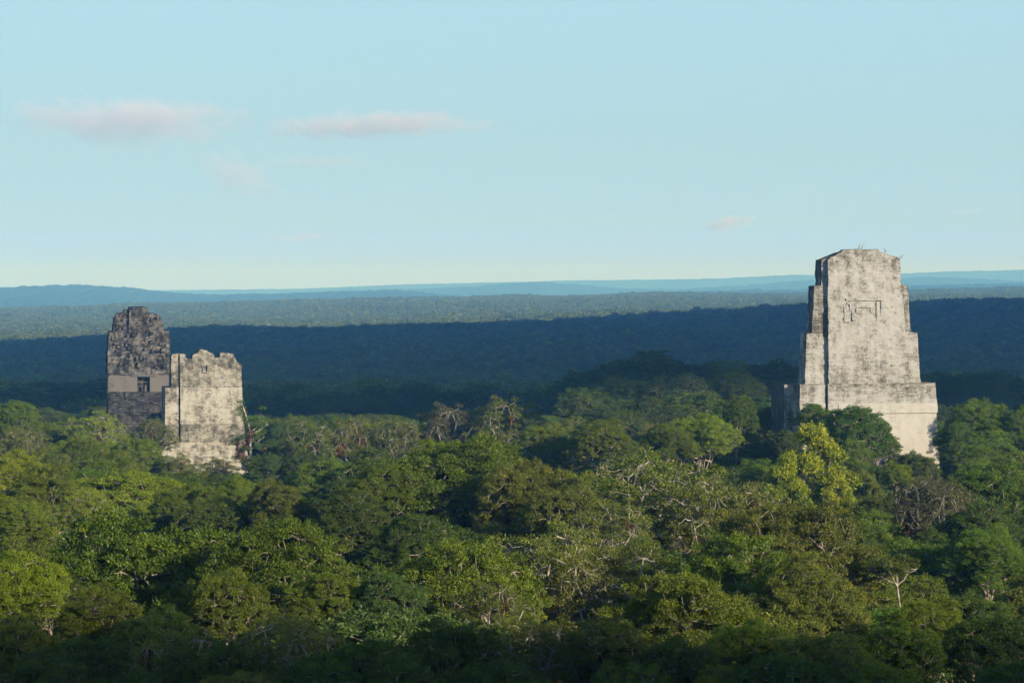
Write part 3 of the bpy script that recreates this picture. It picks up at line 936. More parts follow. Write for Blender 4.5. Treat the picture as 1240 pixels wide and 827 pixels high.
part('rear_wall', T2, ST_CREAM,
     dict(xb=(X2(200.5), X2(217.4)), xt=(X2(201), X2(217.4)), z0=Z2(513.5), top=Z2(469), yb=(0.35, 12), yt=(0.6, 12), seed=26),
     dict(xb=(X2(218.8), X2(294.5)), xt=(X2(218.8), X2(293.8)), z0=Z2(513), top=Z2(468.6), yb=(-0.25, 12), yt=(0.05, 12), seed=27),
     amp=0.08, stone=0.05)
part('stained_patch', T2, ST_EDGE,
     dict(xb=(X2(234), X2(258)), xt=(X2(237), X2(257)), z0=Z2(489), top=[(X2(236), Z2(484)), (X2(243), Z2(481)), (X2(250), Z2(482)), (X2(258), Z2(485))],
          yb=(-0.24, 0.3), yt=(-0.16, 0.3), seed=28), amp=0.1, stone=0.02, cell=0.2) if False else None
comb2 = part('roof_comb', T2, ST_CREAM2,
     dict(xb=(X2(208.2), X2(217.4)), xt=(X2(208.6), X2(217.4)), z0=Z2(468.8), yb=(0.85, 6), yt=(1.0, 5.6), seed=31,
          top=[(X2(208), Z2(433)), (X2(209), Z2(430)), (X2(210.5), Z2(428.5)), (X2(217.4), Z2(428))]),
     dict(xb=(X2(218.8), X2(293.5)), xt=(X2(218.8), X2(293)), z0=Z2(468.4), yb=(0.25, 6), yt=(0.5, 5.6), seed=32,
          top=[(X2(217), Z2(428.3)), (X2(224.2), Z2(428)), (X2(226), Z2(429.5)), (X2(226.3), Z2(433.5)), (X2(233.6), Z2(434)), (X2(234), Z2(428.6)),
               (X2(240), Z2(427)), (X2(242), Z2(424.6)), (X2(245), Z2(422.3)), (X2(246), Z2(423.6)), (X2(252), Z2(424.4)), (X2(253.5), Z2(426.4)), (X2(259.6), Z2(428.2)),
               (X2(260.2), Z2(433)), (X2(267), Z2(433)), (X2(267.4), Z2(427.6)), (X2(273), Z2(427)), (X2(274), Z2(428.4)), (X2(276), Z2(427.4)), (X2(282.6), Z2(428.6)),
               (X2(285), Z2(433)), (X2(288), Z2(438)), (X2(291), Z2(441)), (X2(294), Z2(443))]),
     amp=0.13, stone=0.07, cell=0.22)
B = Build()
block(B, (X2(245.5), X2(253.5)), (X2(245.5), X2(253.5)), Z2(450.6), Z2(449.4), (-0.1, 0.6), (-0.05, 0.6), cell=0.2, amp=0.04, stone=0.03, bottom=True)
block(B, (X2(246), X2(248)), (X2(246), X2(248)), Z2(449.4), Z2(444.5), (-0.05, 0.6), (0.0, 0.6), cell=0.2, amp=0.04, stone=0.03)
block(B, (X2(251.4), X2(253.4)), (X2(251.4), X2(253.4)), Z2(449.4), Z2(441.5), (-0.15, 0.6), (0.0, 0.6), cell=0.2, amp=0.04, stone=0.03)
link('carved_relief', B.mesh('carved_relief', ST_CREAM2), comb2)
part('corner_stone', T2, ST_CREAM2, dict(xb=(X2(291), X2(295.4)), xt=(X2(291), X2(295.6)), z0=Z2(443.4), top=Z2(442.2), yb=(0.6, 3), yt=(0.6, 3), cell=0.2, amp=0.05, stone=0.03, bottom=True))

# ---- the dark temple with the doorway, behind on the left
T1 = temple_root('stone_temple', 'blackened stone temple with a dark doorway and towering roof comb, furthest left', 167, 600, 640, ROT)
K1 = 0.2186
X1 = lambda p: (p - 167) * K1
Z1 = lambda p: (600 - p) * K1
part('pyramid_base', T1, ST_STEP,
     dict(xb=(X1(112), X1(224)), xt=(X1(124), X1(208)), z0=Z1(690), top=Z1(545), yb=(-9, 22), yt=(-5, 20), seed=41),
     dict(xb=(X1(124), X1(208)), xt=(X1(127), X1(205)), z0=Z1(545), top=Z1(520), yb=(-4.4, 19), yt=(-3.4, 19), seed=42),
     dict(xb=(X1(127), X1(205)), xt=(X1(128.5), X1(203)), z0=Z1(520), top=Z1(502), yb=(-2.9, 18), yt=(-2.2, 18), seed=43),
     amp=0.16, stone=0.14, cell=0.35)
B = Build()
for s in range(11):
    zt = 502 - s * 2.5
    block(B, (X1(131), X1(201.5)), (X1(131), X1(201.5)), Z1(zt + 0.2), Z1(zt - 2.5), (-2.4 + s * 0.22, 4), (-2.4 + s * 0.22, 4), cell=0.3, amp=0.12, stone=0.16, seed=50 + s)
block(B, (X1(152), X1(155.5)), (X1(152), X1(155.5)), Z1(486), Z1(474.6), (-1.2, 1), (-0.8, 1), cell=0.3, amp=0.1, stone=0.1, seed=66)
link('stairway', B.mesh('stairway', ST_STEP), T1)
part('room_wall', T1, ST_GREY,
     dict(xb=(X1(131.5), X1(166.8)), xt=(X1(132.3), X1(166.8)), z0=Z1(476), top=Z1(453), yb=(0.6, 10), yt=(0.75, 10), seed=71),
     dict(xb=(X1(182), X1(200.5)), xt=(X1(182), X1(200)), z0=Z1(476), top=Z1(453), yb=(0.6, 10), yt=(0.75, 10), seed=72),
     dict(xb=(X1(166.9), X1(181.9)), xt=(X1(166.9), X1(181.9)), z0=Z1(456.2), top=Z1(453), yb=(0.64, 4), yt=(0.75, 4), seed=73, bottom=True),
     dict(xb=(X1(200.6), X1(206)), xt=(X1(200.4), X1(206)), z0=Z1(476), top=Z1(453), yb=(4.2, 10), yt=(4.2, 10), seed=74),
     amp=0.05, stone=0.02)
dw = link('doorway', None, T1)
part('back_wall', dw, SHADE, dict(xb=(X1(166.5), X1(182.3)), xt=(X1(166.5), X1(182.3)), z0=Z1(476), top=Z1(456), yb=(3.4, 4), yt=(3.4, 4), cell=0.5, amp=0.02, stone=0.0))
part('timber_bar', dw, WOOD,
     dict(xb=(X1(166.8), X1(181.9)), xt=(X1(166.8), X1(181.9)), z0=Z1(463.2), top=Z1(462.2), yb=(1.6, 1.8), yt=(1.6, 1.8), bottom=True),
     dict(xb=(X1(176), X1(178.3)), xt=(X1(176), X1(178.3)), z0=Z1(475), top=Z1(466), yb=(1.4, 1.6), yt=(1.4, 1.6)),
     dict(xb=(X1(173.6), X1(174.2)), xt=(X1(173.6), X1(174.2)), z0=Z1(475), top=Z1(456.4), yb=(2.0, 2.2), yt=(2.0, 2.2)), cell=0.3, amp=0.01, stone=0.0)
part('lintel', T1, ST_GREY, dict(xb=(X1(159.5), X1(189)), xt=(X1(159.5), X1(189)), z0=Z1(455.2), top=Z1(453.8), yb=(0.3, 1.2), yt=(0.3, 1.2), bottom=True), cell=0.25, amp=0.03, stone=0.02)
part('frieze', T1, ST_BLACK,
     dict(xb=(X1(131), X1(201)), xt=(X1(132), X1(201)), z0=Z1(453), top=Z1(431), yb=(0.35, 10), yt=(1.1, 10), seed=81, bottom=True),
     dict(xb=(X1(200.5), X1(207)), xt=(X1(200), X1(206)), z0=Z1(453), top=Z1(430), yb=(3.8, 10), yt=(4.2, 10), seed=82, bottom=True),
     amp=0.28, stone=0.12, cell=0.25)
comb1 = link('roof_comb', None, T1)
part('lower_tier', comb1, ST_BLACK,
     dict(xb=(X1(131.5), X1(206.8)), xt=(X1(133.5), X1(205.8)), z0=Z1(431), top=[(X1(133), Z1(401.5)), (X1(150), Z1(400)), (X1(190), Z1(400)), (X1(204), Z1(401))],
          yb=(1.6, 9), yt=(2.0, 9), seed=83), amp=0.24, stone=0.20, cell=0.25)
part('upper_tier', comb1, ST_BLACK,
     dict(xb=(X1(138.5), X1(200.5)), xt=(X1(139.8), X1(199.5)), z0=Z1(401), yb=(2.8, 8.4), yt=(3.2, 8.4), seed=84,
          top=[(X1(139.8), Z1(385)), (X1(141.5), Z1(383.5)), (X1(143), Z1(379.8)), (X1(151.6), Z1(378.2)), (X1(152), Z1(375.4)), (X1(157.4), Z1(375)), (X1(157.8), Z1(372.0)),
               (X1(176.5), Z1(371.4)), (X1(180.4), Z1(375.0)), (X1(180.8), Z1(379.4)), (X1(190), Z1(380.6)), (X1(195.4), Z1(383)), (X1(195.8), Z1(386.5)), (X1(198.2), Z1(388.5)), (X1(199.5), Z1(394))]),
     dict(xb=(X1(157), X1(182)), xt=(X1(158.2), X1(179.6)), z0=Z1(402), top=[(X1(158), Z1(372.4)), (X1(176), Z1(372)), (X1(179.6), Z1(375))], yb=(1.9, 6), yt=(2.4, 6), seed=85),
     amp=0.22, stone=0.20, cell=0.25)
# battered carving: a rough seated-figure block field, one mass
B = Build()
r7 = np.random.RandomState(7)
for k in range(80):
    pz = r7.uniform(380, 444)
    lo, hi = (143, 195) if pz < 400 else (137, 201)
    pxx = r7.uniform(lo, hi)
    wv, hv = r7.uniform(1.5, 5), r7.uniform(1.5, 5)
    yf = np.interp(pz, [372, 400, 402, 430, 432, 453], [3.1, 2.6, 2.2, 1.6, 1.1, 0.4])
    block(B, (X1(pxx), X1(pxx + wv)), (X1(pxx + 0.4), X1(pxx + wv - 0.4)), Z1(pz + hv), Z1(pz), (yf - r7.uniform(0.4, 1.3), yf + 0.6), (yf - r7.uniform(0.3, 1.0), yf + 0.6),
          cell=0.3, amp=0.22, stone=0.1, seed=100 + k, bottom=True)
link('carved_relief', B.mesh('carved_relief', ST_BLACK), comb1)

# grass stalks on top of the big temple
def stalk(px, py, h, lean, label):
    B = Build()
    q = np.random.RandomState(int(px))
    for i in range(4):
        a = q.uniform(-0.25, 0.25)
        hh = h * q.uniform(0.5, 1.0)
        t = np.linspace(0, 1, 6)
        B.tube(np.stack([a + (lean + a) * t ** 2 * hh * 0.8, q.uniform(-0.1, 0.1) + 0 * t, hh * t], 1), 0.035 * (1 - 0.8 * t) + 0.006, 4)
    m = link('grass_stalk', B.mesh('grass_stalk', plain_material('dry_grass', (0.16, 0.14, 0.06))), None, label=label, category='grass tuft', group='dry grass tufts on the temple roof')
    x, y, z = at(px, py, 400.9)
    m.location = (x, y, z - 0.12)


stalk(1041, 303, 1.5, 0.5, 'tallest dry grass tuft on the flat roof of the big pale temple')
stalk(1019, 304, 0.7, 0.1, 'short dry grass tuft at the left shoulder of the big temple top')
stalk(1073, 305, 0.8, -0.1, 'bushy dry grass tuft at the right shoulder of the big temple top')
stalk(1090, 312, 0.8, 0.6, 'leaning grass tuft on the far right corner of the big temple top')

# ------------------------------------------------------------------ tree prototypes
def leaves_mesh(name, centers, radii, per, leaf_len, rs, up=0.55, flat=0.7, ctint=None, aspect=0.48):
    n = per.sum()
    ci = np.repeat(np.arange(len(centers)), per)
    u = rs.normal(size=(n, 3))
    u[:, 2] = np.abs(u[:, 2]) * up + u[:, 2] * (1 - up)
    u /= np.linalg.norm(u, axis=1)[:, None]
    rad = rs.uniform(0.25, 1.0, n) ** 0.6 * radii[ci]
    p = centers[ci] + u * rad[:, None] * np.array([1, 1, flat])
    a = u * 0.8 + rs.normal(size=(n, 3)) * 0.6 + np.array([0, 0, -0.15])
    a /= np.linalg.norm(a, axis=1)[:, None]
    nn = u * 1.1 + np.array([0, 0, 0.5]) + rs.normal(size=(n, 3)) * 0.42
    b = np.cross(a, nn)
    b /= np.linalg.norm(b, axis=1)[:, None] + 1e-9
    nn = np.cross(b, a)
    L = leaf_len * rs.uniform(0.65, 1.35, n)[:, None]
    Wd = L * aspect
    v = np.empty((n, 4, 3))
    v[:, 0] = p
    v[:, 1] = p + a * L * 0.5 + b * Wd * 0.5 + nn * L * 0.07
    v[:, 2] = p + a * L - nn * L * 0.06
    v[:, 3] = p + a * L * 0.5 - b * Wd * 0.5 + nn * L * 0.07
    q = np.arange(n * 4).reshape(n, 4)
    if ctint is None:
        ctint = np.clip(rs.uniform(0.25, 0.75, len(centers)) + 0.2 * (rs.rand(len(centers)) < 0.08), 0, 1)
    t = np.clip(ctint[ci] + rs.normal(size=n) * 0.09, 0, 1)
    return np_mesh(name, v.reshape(-1, 3), q, tint=np.repeat(t, 4), mat=LEAF)


def crown_points(rs, R, zc, Rz, nl, lobe, clump, keep=1.0, low=-0.3):
    """lobe centres spread over a dome, leaf-clump centres over the lobes' outer sides"""
    lobes = []
    for i in range(nl):
        az = i * 2.39996 + rs.uniform(-0.4, 0.4)
        el = math.asin(min(0.97, max(-0.5, (i + 0.5) / nl * 1.4 - 0.42 + rs.uniform(-0.06, 0.06))))
        rr = rs.uniform(*lobe) * R
        k = rs.uniform(0.72, 1.28)
        c = np.array([math.cos(az) * math.cos(el) * (R - rr) * k, math.sin(az) * math.cos(el) * (R - rr) * k, zc + math.sin(el) * (Rz - rr * 0.75) * k])
        lobes.append((c, rr))
    pts, own = [], []
    for li, (c, rr) in enumerate(lobes):
        m = int(2.3 * (rr / clump) ** 2 * 2)
        for j in range(m):
            zz = 1 - 2 * (j + 0.5) / m
            if zz < low:
                continue
            th = j * 2.39996 + li
            s = math.sqrt(1 - zz * zz)
            dvec = np.array([math.cos(th) * s, math.sin(th) * s, zz * 0.8])
            p = c + dvec * rr * rs.uniform(0.78, 1.14) + rs.normal(size=3) * clump * 0.4
            if any(np.linalg.norm((p - c2) * np.array([1, 1, 1.2])) < r2 * 0.72 for k2, (c2, r2) in enumerate(lobes) if k2 != li):
                continue
            if rs.rand() > keep:
                continue
            pts.append(p)
            own.append(li)
    return lobes, np.array(pts), np.array(own)


def gnarl(rs, a, b, n, amt):
    t = np.linspace(0, 1, n)[:, None]
    p = a * (1 - t) + b * t
    L = np.linalg.norm(b - a)
    off = rs.normal(size=(n, 3)) * amt * L
    off[1:-1] = (off[1:-1] * 0.7 + 0.15 * (off[:-2] + off[2:]))
    off *= np.sin(t * math.pi)
    p = p + off
    return p


R_C = 8.0


def skeleton(B, rs, H, zf, lobes, pts, own, r0, amt=0.12, limb_sag=0.5, twig=0.03, pale=False):
    """trunk, a limb to each lobe, branches from the limb to its clumps; returns places on limbs"""
    spots = []
    top = np.array([rs.normal() * 0.5, rs.normal() * 0.5, zf])
    trunk = gnarl(rs, np.array([0, 0, -5.0]), top, 8, 0.02)
    B.tube(trunk, np.linspace(r0 * 1.25, r0 * 0.8, 8), 8)
    for li, (c, rr) in enumerate(lobes):
        start = trunk[rs.randint(5, 8)] if not pale else trunk[7] - np.array([0, 0, rs.uniform(0, 1.5)])
        end = c + (np.array([c[0] / R_C * rr * 0.35, c[1] / R_C * rr * 0.35, rr * 0.55]) if pale else np.array([0, 0, -rr * 0.2]))
        nseg = 8
        limb = gnarl(rs, start, end, nseg, amt)
        t = np.linspace(0, 1, nseg)
        limb[:, 2] -= np.sin(t * math.pi) * limb_sag * rs.uniform(0, 1)
        B.tube(limb, r0 * ((0.62 - 0.40 * t) if pale else (0.5 - 0.33 * t)), 6)
        spots.extend([limb[4], limb[5], limb[6]])
        idx = np.where(own == li)[0]
        # Prim-Dijkstra: nearest node already in the tree, preferring short ways to the limb
        nodes = [limb[k] for k in range(4, nseg)]
        cost = [0.15 * (nseg - k) for k in range(4, nseg)]
        edges = []
        todo = sorted(idx, key=lambda k: np.linalg.norm(pts[k] - end))
        parent, kids = {}, {}
        for k in todo:
            p = pts[k] - np.array([0, 0, 0.25])
            arr = np.array(nodes)
            dd = np.linalg.norm(arr - p, axis=1)
            j = int(np.argmin(dd + 0.35 * np.array(cost)))
            parent[len(nodes)] = j
            nodes.append(p)
            cost.append(cost[j] + dd[j])
        count = {}
        for n_ in range(len(nodes) - 1, nseg - 5, -1):
            count[n_] = count.get(n_, 0) + 1
            if n_ in parent:
                count[parent[n_]] = count.get(parent[n_], 0) + count[n_]
        for n_, j in parent.items():
            a, b = nodes[j], nodes[n_]
            ra = twig * (count[n_] + 1) ** 0.5
            m = 4
            B.tube(gnarl(rs, a, b, m, amt * 0.6), np.linspace(ra, max(ra * 0.7, twig * 0.8), m), 4)
        if pale:
            for k in idx:
                for _ in range(1):
                    p = pts[k] - np.array([0, 0, 0.25])
                    e = p + np.array([rs.normal() * 0.6, rs.normal() * 0.6, rs.uniform(0.1, 1.1)])
                    B.tube(gnarl(rs, p, e, 4, 0.12), np.linspace(twig, twig * 0.4, 4), 3)
    return spots


def bromeliad(rs, R):
    B = Build()
    n = 130
    v, q, tint = [], [], []
    for i in range(n):
        u = rs.normal(size=3)
        u[2] = abs(u[2]) * 0.9 - 0.25
        u /= np.linalg.norm(u)
        c = rs.normal(size=3) * R * np.array([0.35, 0.35, 0.6])
        side = np.cross(u, rs.normal(size=3))
        side /= np.linalg.norm(side)
        l, w = R * rs.uniform(0.5, 1.1), R * rs.uniform(0.07, 0.14)
        k = len(v)
        v += [c - side * w, c + side * w, c + u * l + side * w * 0.3 - np.array([0, 0, 0.25 * l]), c + u * l - side * w * 0.3 - np.array([0, 0, 0.25 * l])]
        q.append([k, k + 1, k + 2, k + 3])
        tint += [rs.rand()] * 4
    return np_mesh('bromeliad_clump', np.array(v), np.array(q), tint=tint, mat=RUST)


PROTOS = {}


def proto_dense(seed, R=8.0, H=22.0, nl=13, clump=0.66, per=210, leaf=0.19, bark=None, keep=0.88, lobe=(0.30, 0.46), Rz=5.6):
    rs = np.random.RandomState(seed)
    zc = H - Rz - 0.6
    lobes, pts, own = crown_points(rs, R, zc, Rz, nl, lobe, clump, keep=keep, low=-0.45)
    # inner clumps so the crown is not hollow
    inner = np.array([c + rs.normal(size=3) * r * 0.35 for c, r in lobes for _ in range(7)])
    B = Build()
    skeleton(B, rs, H, zc - Rz * 0.55, lobes, pts, own, 0.42, twig=0.026)
    trunk = B.mesh('trunk', bark or BARK_BROWN, True)
    cen = np.concatenate([pts, inner])
    rad = clump * rs.uniform(0.55, 1.45, len(cen))
    pr = (per * (rad / clump) ** 1.6 * rs.uniform(0.7, 1.2, len(cen))).astype(int)
    crown = leaves_mesh('crown', cen, rad, pr, leaf, rs)
    return dict(trunk=trunk, crown=crown, brom=[], top=float(np.max(cen[:, 2]) + clump * 0.6), rad=float(np.percentile(np.linalg.norm(cen[:, :2], axis=1), 96) + 0.6))


def proto_pale(seed, R=8.0, H=21.0, nl=15, clump=0.66, per=120, leaf=0.20):
    rs = np.random.RandomState(seed)
    Rz = 6.4
    zc = H - Rz - 0.4
    lobes, pts, own = crown_points(rs, R, zc, Rz, nl, (0.24, 0.40), clump, keep=0.66, low=-0.5)
    B = Build()
    spots = skeleton(B, rs, H, zc - Rz * 0.5, lobes, pts, own, 0.42, amt=0.13, limb_sag=1.0, twig=0.027, pale=True)
    trunk = B.mesh('trunk', BARK_PALE, True)
    rad = clump * rs.uniform(0.8, 1.5, len(pts))
    pr = (per * rs.uniform(0.4, 1.4, len(pts))).astype(int)
    crown = leaves_mesh('crown', pts, rad, pr, leaf, rs, up=0.7, flat=0.6)
    br = []
    for k in rs.permutation(len(spots))[:9]:
        br.append((spots[k], rs.uniform(0.6, 1.0)))
    return dict(trunk=trunk, crown=crown, brom=br, top=float(pts[:, 2].max() + 0.5), rad=float(np.percentile(np.linalg.norm(pts[:, :2], axis=1), 96) + 0.6))


def proto_upright(seed):
    rs = np.random.RandomState(seed)
    H = 19.0
    lobes, pts, own = [], [], []
    for i in range(20):
        f = i / 19
        z = 5.5 + f * 11.8
        rr = 2.1 - 1.1 * f
        az = i * 2.39996
        c = np.array([math.cos(az) * (4.4 - 4.0 * f * f), math.sin(az) * (4.4 - 4.0 * f * f), z + rs.uniform(-0.5, 0.5)])
        lobes.append((c, rr))
        for j in range(int(15 * rr)):
            u = rs.normal(size=3)
            u[2] = abs(u[2]) * 0.9 - 0.2
            u /= np.linalg.norm(u)
            pts.append(c + u * rr * rs.uniform(0.7, 1.1))
            own.append(i)
    pts, own = np.array(pts), np.array(own)
    B = Build()
    skeleton(B, rs, H, 11.0, lobes, pts, own, 0.3, twig=0.022)
    trunk = B.mesh('trunk', BARK_BROWN, True)
    per = (150 * rs.uniform(0.6, 1.2, len(pts))).astype(int)
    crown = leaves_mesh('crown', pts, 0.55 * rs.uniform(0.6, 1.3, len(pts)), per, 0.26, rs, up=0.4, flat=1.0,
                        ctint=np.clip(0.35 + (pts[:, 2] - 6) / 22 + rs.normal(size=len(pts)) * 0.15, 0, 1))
    return dict(trunk=trunk, crown=crown, brom=[], top=float(pts[:, 2].max() + 0.5), rad=float(np.percentile(np.linalg.norm(pts[:, :2], axis=1), 96) + 0.4))


def proto_umbrella(seed):
    rs = np.random.RandomState(seed)
    B = Build()
    P0 = np.array([4.2, 0, -5.0])
    fork = np.array([-0.2, 0, 18.4])
    B.tube(gnarl(rs, P0, fork, 9, 0.015), np.linspace(0.24, 0.15, 9), 7)
    pts = []
    for e in ((-4.2, 0.6, 21.0), (-2.4, -1.2, 21.2), (-0.3, 0.3, 21.4), (2.6, -0.2, 20.6), (-1.5, 2.0, 21.3), (1.0, 1.8, 21.2)):
        e = np.array(e)
        limb = gnarl(rs, fork, e, 7, 0.07)
        B.tube(limb, np.linspace(0.13, 0.05, 7), 5)
        for k in range(16):
            p = limb[rs.randint(3, 7)] + np.array([rs.normal() * 0.9, rs.normal() * 0.9, rs.uniform(0.1, 0.6)])
            B.tube(gnarl(rs, limb[rs.randint(3, 7)], p, 4, 0.1), np.linspace(0.035, 0.015, 4), 3)
            if e[0] < 2 or k < 2:
                pts.append(p + np.array([0, 0, 0.1]))
    pts = np.array(pts)
    trunk = B.mesh('trunk', BARK_PALE, True)
    per = np.full(len(pts), 170)
    crown = leaves_mesh('crown', pts, np.full(len(pts), 0.7), per, 0.2, rs, up=0.8, flat=0.4)
    return dict(trunk=trunk, crown=crown, brom=[], top=22.2, rad=4.4, norot=True)


def proto_emergent(seed):
    """tall pale bare trunk leaning a little, forked near the top, rusty air plants along it"""
    rs = np.random.RandomState(seed)
    B = Build()
    tr = np.array([(1.6, 0, -5), (1.2, 0, 1), (0.7, 0, 6), (0.1, 0, 10), (0.2, 0, 13), (-0.3, 0, 15.5), (-1.3, 0, 18.6)])
    B.tube(tr, np.linspace(0.42, 0.16, 7), 7)
    pts = []
    arms = [((0.2, 0, 13), (1.9, -0.3, 16.3)), ((0.1, 0, 10), (-2.8, 0.4, 11.6)), ((0.5, 0, 7.5), (3.2, 0, 10.6)), ((-0.3, 0, 15.5), (-2.2, 0.2, 17.6)),
            ((0.2, 0, 13), (3.6, 0.5, 15.0)), ((0.7, 0, 6), (-2.4, 0.4, 8.8)), ((0.1, 0, 11), (0.6, 2.5, 14.0)), ((3.0, 0, 10.4), (4.9, 0.2, 11.4)), ((0.1, 0, 10), (2.8, 1.0, 12.6))]
    for a, b in arms:
        a, b = np.array(a), np.array(b)
        limb = gnarl(rs, a, b, 7, 0.08)
        B.tube(limb, np.linspace(0.17, 0.06, 7), 5)
        for k in range(7):
            s = limb[rs.randint(3, 7)]
            p = s + rs.normal(size=3) * 0.7 + np.array([0, 0, 0.35])
            B.tube(gnarl(rs, s, p, 4, 0.12), np.linspace(0.04, 0.02, 4), 3)
            if rs.rand() < 0.95:
                pts.append(p)
    pts = np.array(pts)
    trunk = B.mesh('trunk', BARK_PALE, True)
    crown = leaves_mesh('crown', pts, np.full(len(pts), 0.85), np.full(len(pts), 170), 0.24, rs, up=0.6, flat=0.7)
    br = [(np.array([0.1, -0.25, 13.2]), 0.7), (np.array([0.0, -0.2, 12.0]), 0.55), (np.array([-1.0, -0.2, 10.6]), 0.8), (np.array([-2.0, -0.1, 9.6]), 0.8), (np.array([-0.9, 0.1, 8.0]), 0.9),
          (np.array([2.0, -0.2, 8.6]), 0.8), (np.array([2.7, -0.2, 9.8]), 0.7), (np.array([-2.3, 0, 11.4]), 0.6), (np.array([0.6, 0, 6.2]), 1.0), (np.array([-1.4, -0.1, 18.4]), 0.25)]
    return dict(trunk=trunk, crown=crown, brom=br, top=18.9, rad=5.0, norot=True)


PROTOS['D'] = [proto_dense(s, nl=n, lobe=lb, Rz=rz) for s, n, lb, rz in
               ((1, 15, (0.28, 0.44), 5.8), (2, 17, (0.24, 0.40), 6.2), (3, 13, (0.32, 0.48), 5.4), (4, 19, (0.22, 0.38), 6.6), (5, 15, (0.26, 0.42), 5.2), (6, 16, (0.26, 0.44), 6.0))]
PROTOS['P'] = [proto_pale(s) for s in (21, 22, 23, 24)]
PROTOS['Y'] = [proto_upright(s) for s in (31, 32)]
PROTOS['U'] = [proto_umbrella(41)]
PROTOS['E'] = [proto_emergent(51)]
_rb = np.random.RandomState(61)
BROM = [bromeliad(_rb, 1.0) for _ in range(3)]
print('LEAVES', [len(p['crown'].polygons) for v in PROTOS.values() for p in v])

KINDNAME = {'D': 'broadleaf_tree', 'P': 'pale_limbed_tree', 'Y': 'upright_tree', 'U': 'umbrella_tree', 'E': 'bare_trunked_tree'}
TONENAME = {'mid': 'mid-green', 'dark': 'dark green', 'green': 'fresh green', 'olive': 'olive', 'grey': 'grey-green', 'yellow': 'yellow-green', 'lime': 'lime', 'teal': 'blue-green'}
KINDWORD = {'D': 'leafy tree', 'P': 'pale-limbed tree', 'Y': 'upright tree', 'U': 'umbrella tree', 'E': 'bare-trunked tree'}


def project(x, y, z):
    dz = z - CZ
    f = y * math.cos(PITCH) - dz * math.sin(PITCH)
    up = y * math.sin(PITCH) + dz * math.cos(PITCH)
    return 620 + x / f * FPX, 413.5 - up / f * FPX


# labels: named trees keep theirs, the others are told by colour, kind and the named thing they stand next to
ANCH = [(1050, 520, 'the big pale temple'), (247, 545, 'the cream temple'), (165, 500, 'the dark temple')]
short = {'bright yellow-green bushy': 'the bright tree at the left edge', 'broad domed mid-green': 'the big dome at lower left', 'pale-limbed olive tree whose': 'the crooked bare branches at the centre',
         'small umbrella-topped': 'the umbrella-topped tree', 'small lime-green treetop': 'the lime treetop by the right edge', 'wide flat-topped': 'the wide yellow-crested tree',
         'yellow-leaved tree with': 'the yellow-leaved bare tree', 'large pale-limbed tree, the': 'the tallest bare-branched tree', 'pale-limbed tree with long': 'the long white boughs',
         'tall yellow-green tree': 'the tall yellow tree', 'greyish thin-leaved': 'the greyish bare-twigged tree', 'large green tree just': 'the green tree beside the temple',
         'rounded light-green': 'the light-green round tree', 'round mid-green tree': 'the round tree below the rise', 'lone bare-trunked': 'the lone bare trunk', 'tallest treetop on': 'the tallest shadowed treetop',
         'broad dark dome': 'the dark dome on the rise', 'green tree at the left': 'the green tree at the left edge'}
for t in trees:
    t['px'], t['py'] = project(t['x'], t['y'], t['top'] - t['r'] * 0.5)
    if t['label']:
        for k, s in short.items():
            if t['label'].startswith(k):
                ANCH.append((t['px'], t['py'], s))
ORD = ['', 'second ', 'third ', 'fourth ', 'fifth ', 'sixth ', 'seventh ', 'eighth ', 'ninth ', 'tenth ', 'eleventh ', 'twelfth ', 'thirteenth ', 'fourteenth ']
groups = {}
for t in trees:
    if t['label']:
        continue
    a = min(ANCH, key=lambda a: (a[0] - t['px']) ** 2 + (1.6 * (a[1] - t['py'])) ** 2)
    dx, dy = t['px'] - a[0], (t['py'] - a[1]) * 1.6
    if abs(dx) > abs(dy):
        rel = 'left of ' if dx < 0 else 'right of '
    else:
        rel = 'behind ' if dy < 0 else 'in front of '
    groups.setdefault((TONENAME[t['tone']], KINDWORD[t['k']], rel, a[2]), []).append(t)
for (tone, kw, rel, an), ts in groups.items():
    ts.sort(key=lambda t: t['px'])
    for i, t in enumerate(ts):
        if len(ts) == 1:
            t['label'] = '%s %s %s%s' % (tone, kw, rel, an)
        elif i == len(ts) - 1:
            t['label'] = 'rightmost %s %s %s%s' % (tone, kw, rel, an)
        else:
            t['label'] = '%sleftmost %s %s %s%s' % (ORD[min(i, 13)].replace(' ', '-') if i else '', tone, kw, rel, an)

tree_objs = {}
for t in trees:
    vs = PROTOS[t['k']]
    p = vs[t['var'] % len(vs)]
    s = t['r'] / p['rad']
    g = float(ground(t['x'], t['y'])[0])
    sz = (t['top'] - g) / p['top']
    sz = min(max(sz, s * 0.72), s * 1.3)
    if t['k'] in 'UE':
        sz = s * (1.0 if t['k'] == 'E' else 1.1)
    root = link(KINDNAME[t['k']], None, None, label=t['label'], category='tree', group='trees of the forest canopy')
    root.empty_display_size = 2
    root.location = (t['x'], t['y'], t['top'] - p['top'] * sz)
    root.rotation_euler = (0, 0, 0 if p.get('norot') else t['rot'])
    root.scale = (s, s, sz)
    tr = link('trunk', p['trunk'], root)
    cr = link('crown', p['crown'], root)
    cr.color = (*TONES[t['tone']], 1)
    for j, (c, rr) in enumerate(p['brom']):
        if t['k'] == 'P' and (t['var'] + j * 7) % 5 > 2:
            continue
        b = link('bromeliad_clump', BROM[j % 3], root)
        b.location = tuple(c)
        b.scale = (rr, rr, rr * 1.2)
    tree_objs[t['id']] = root

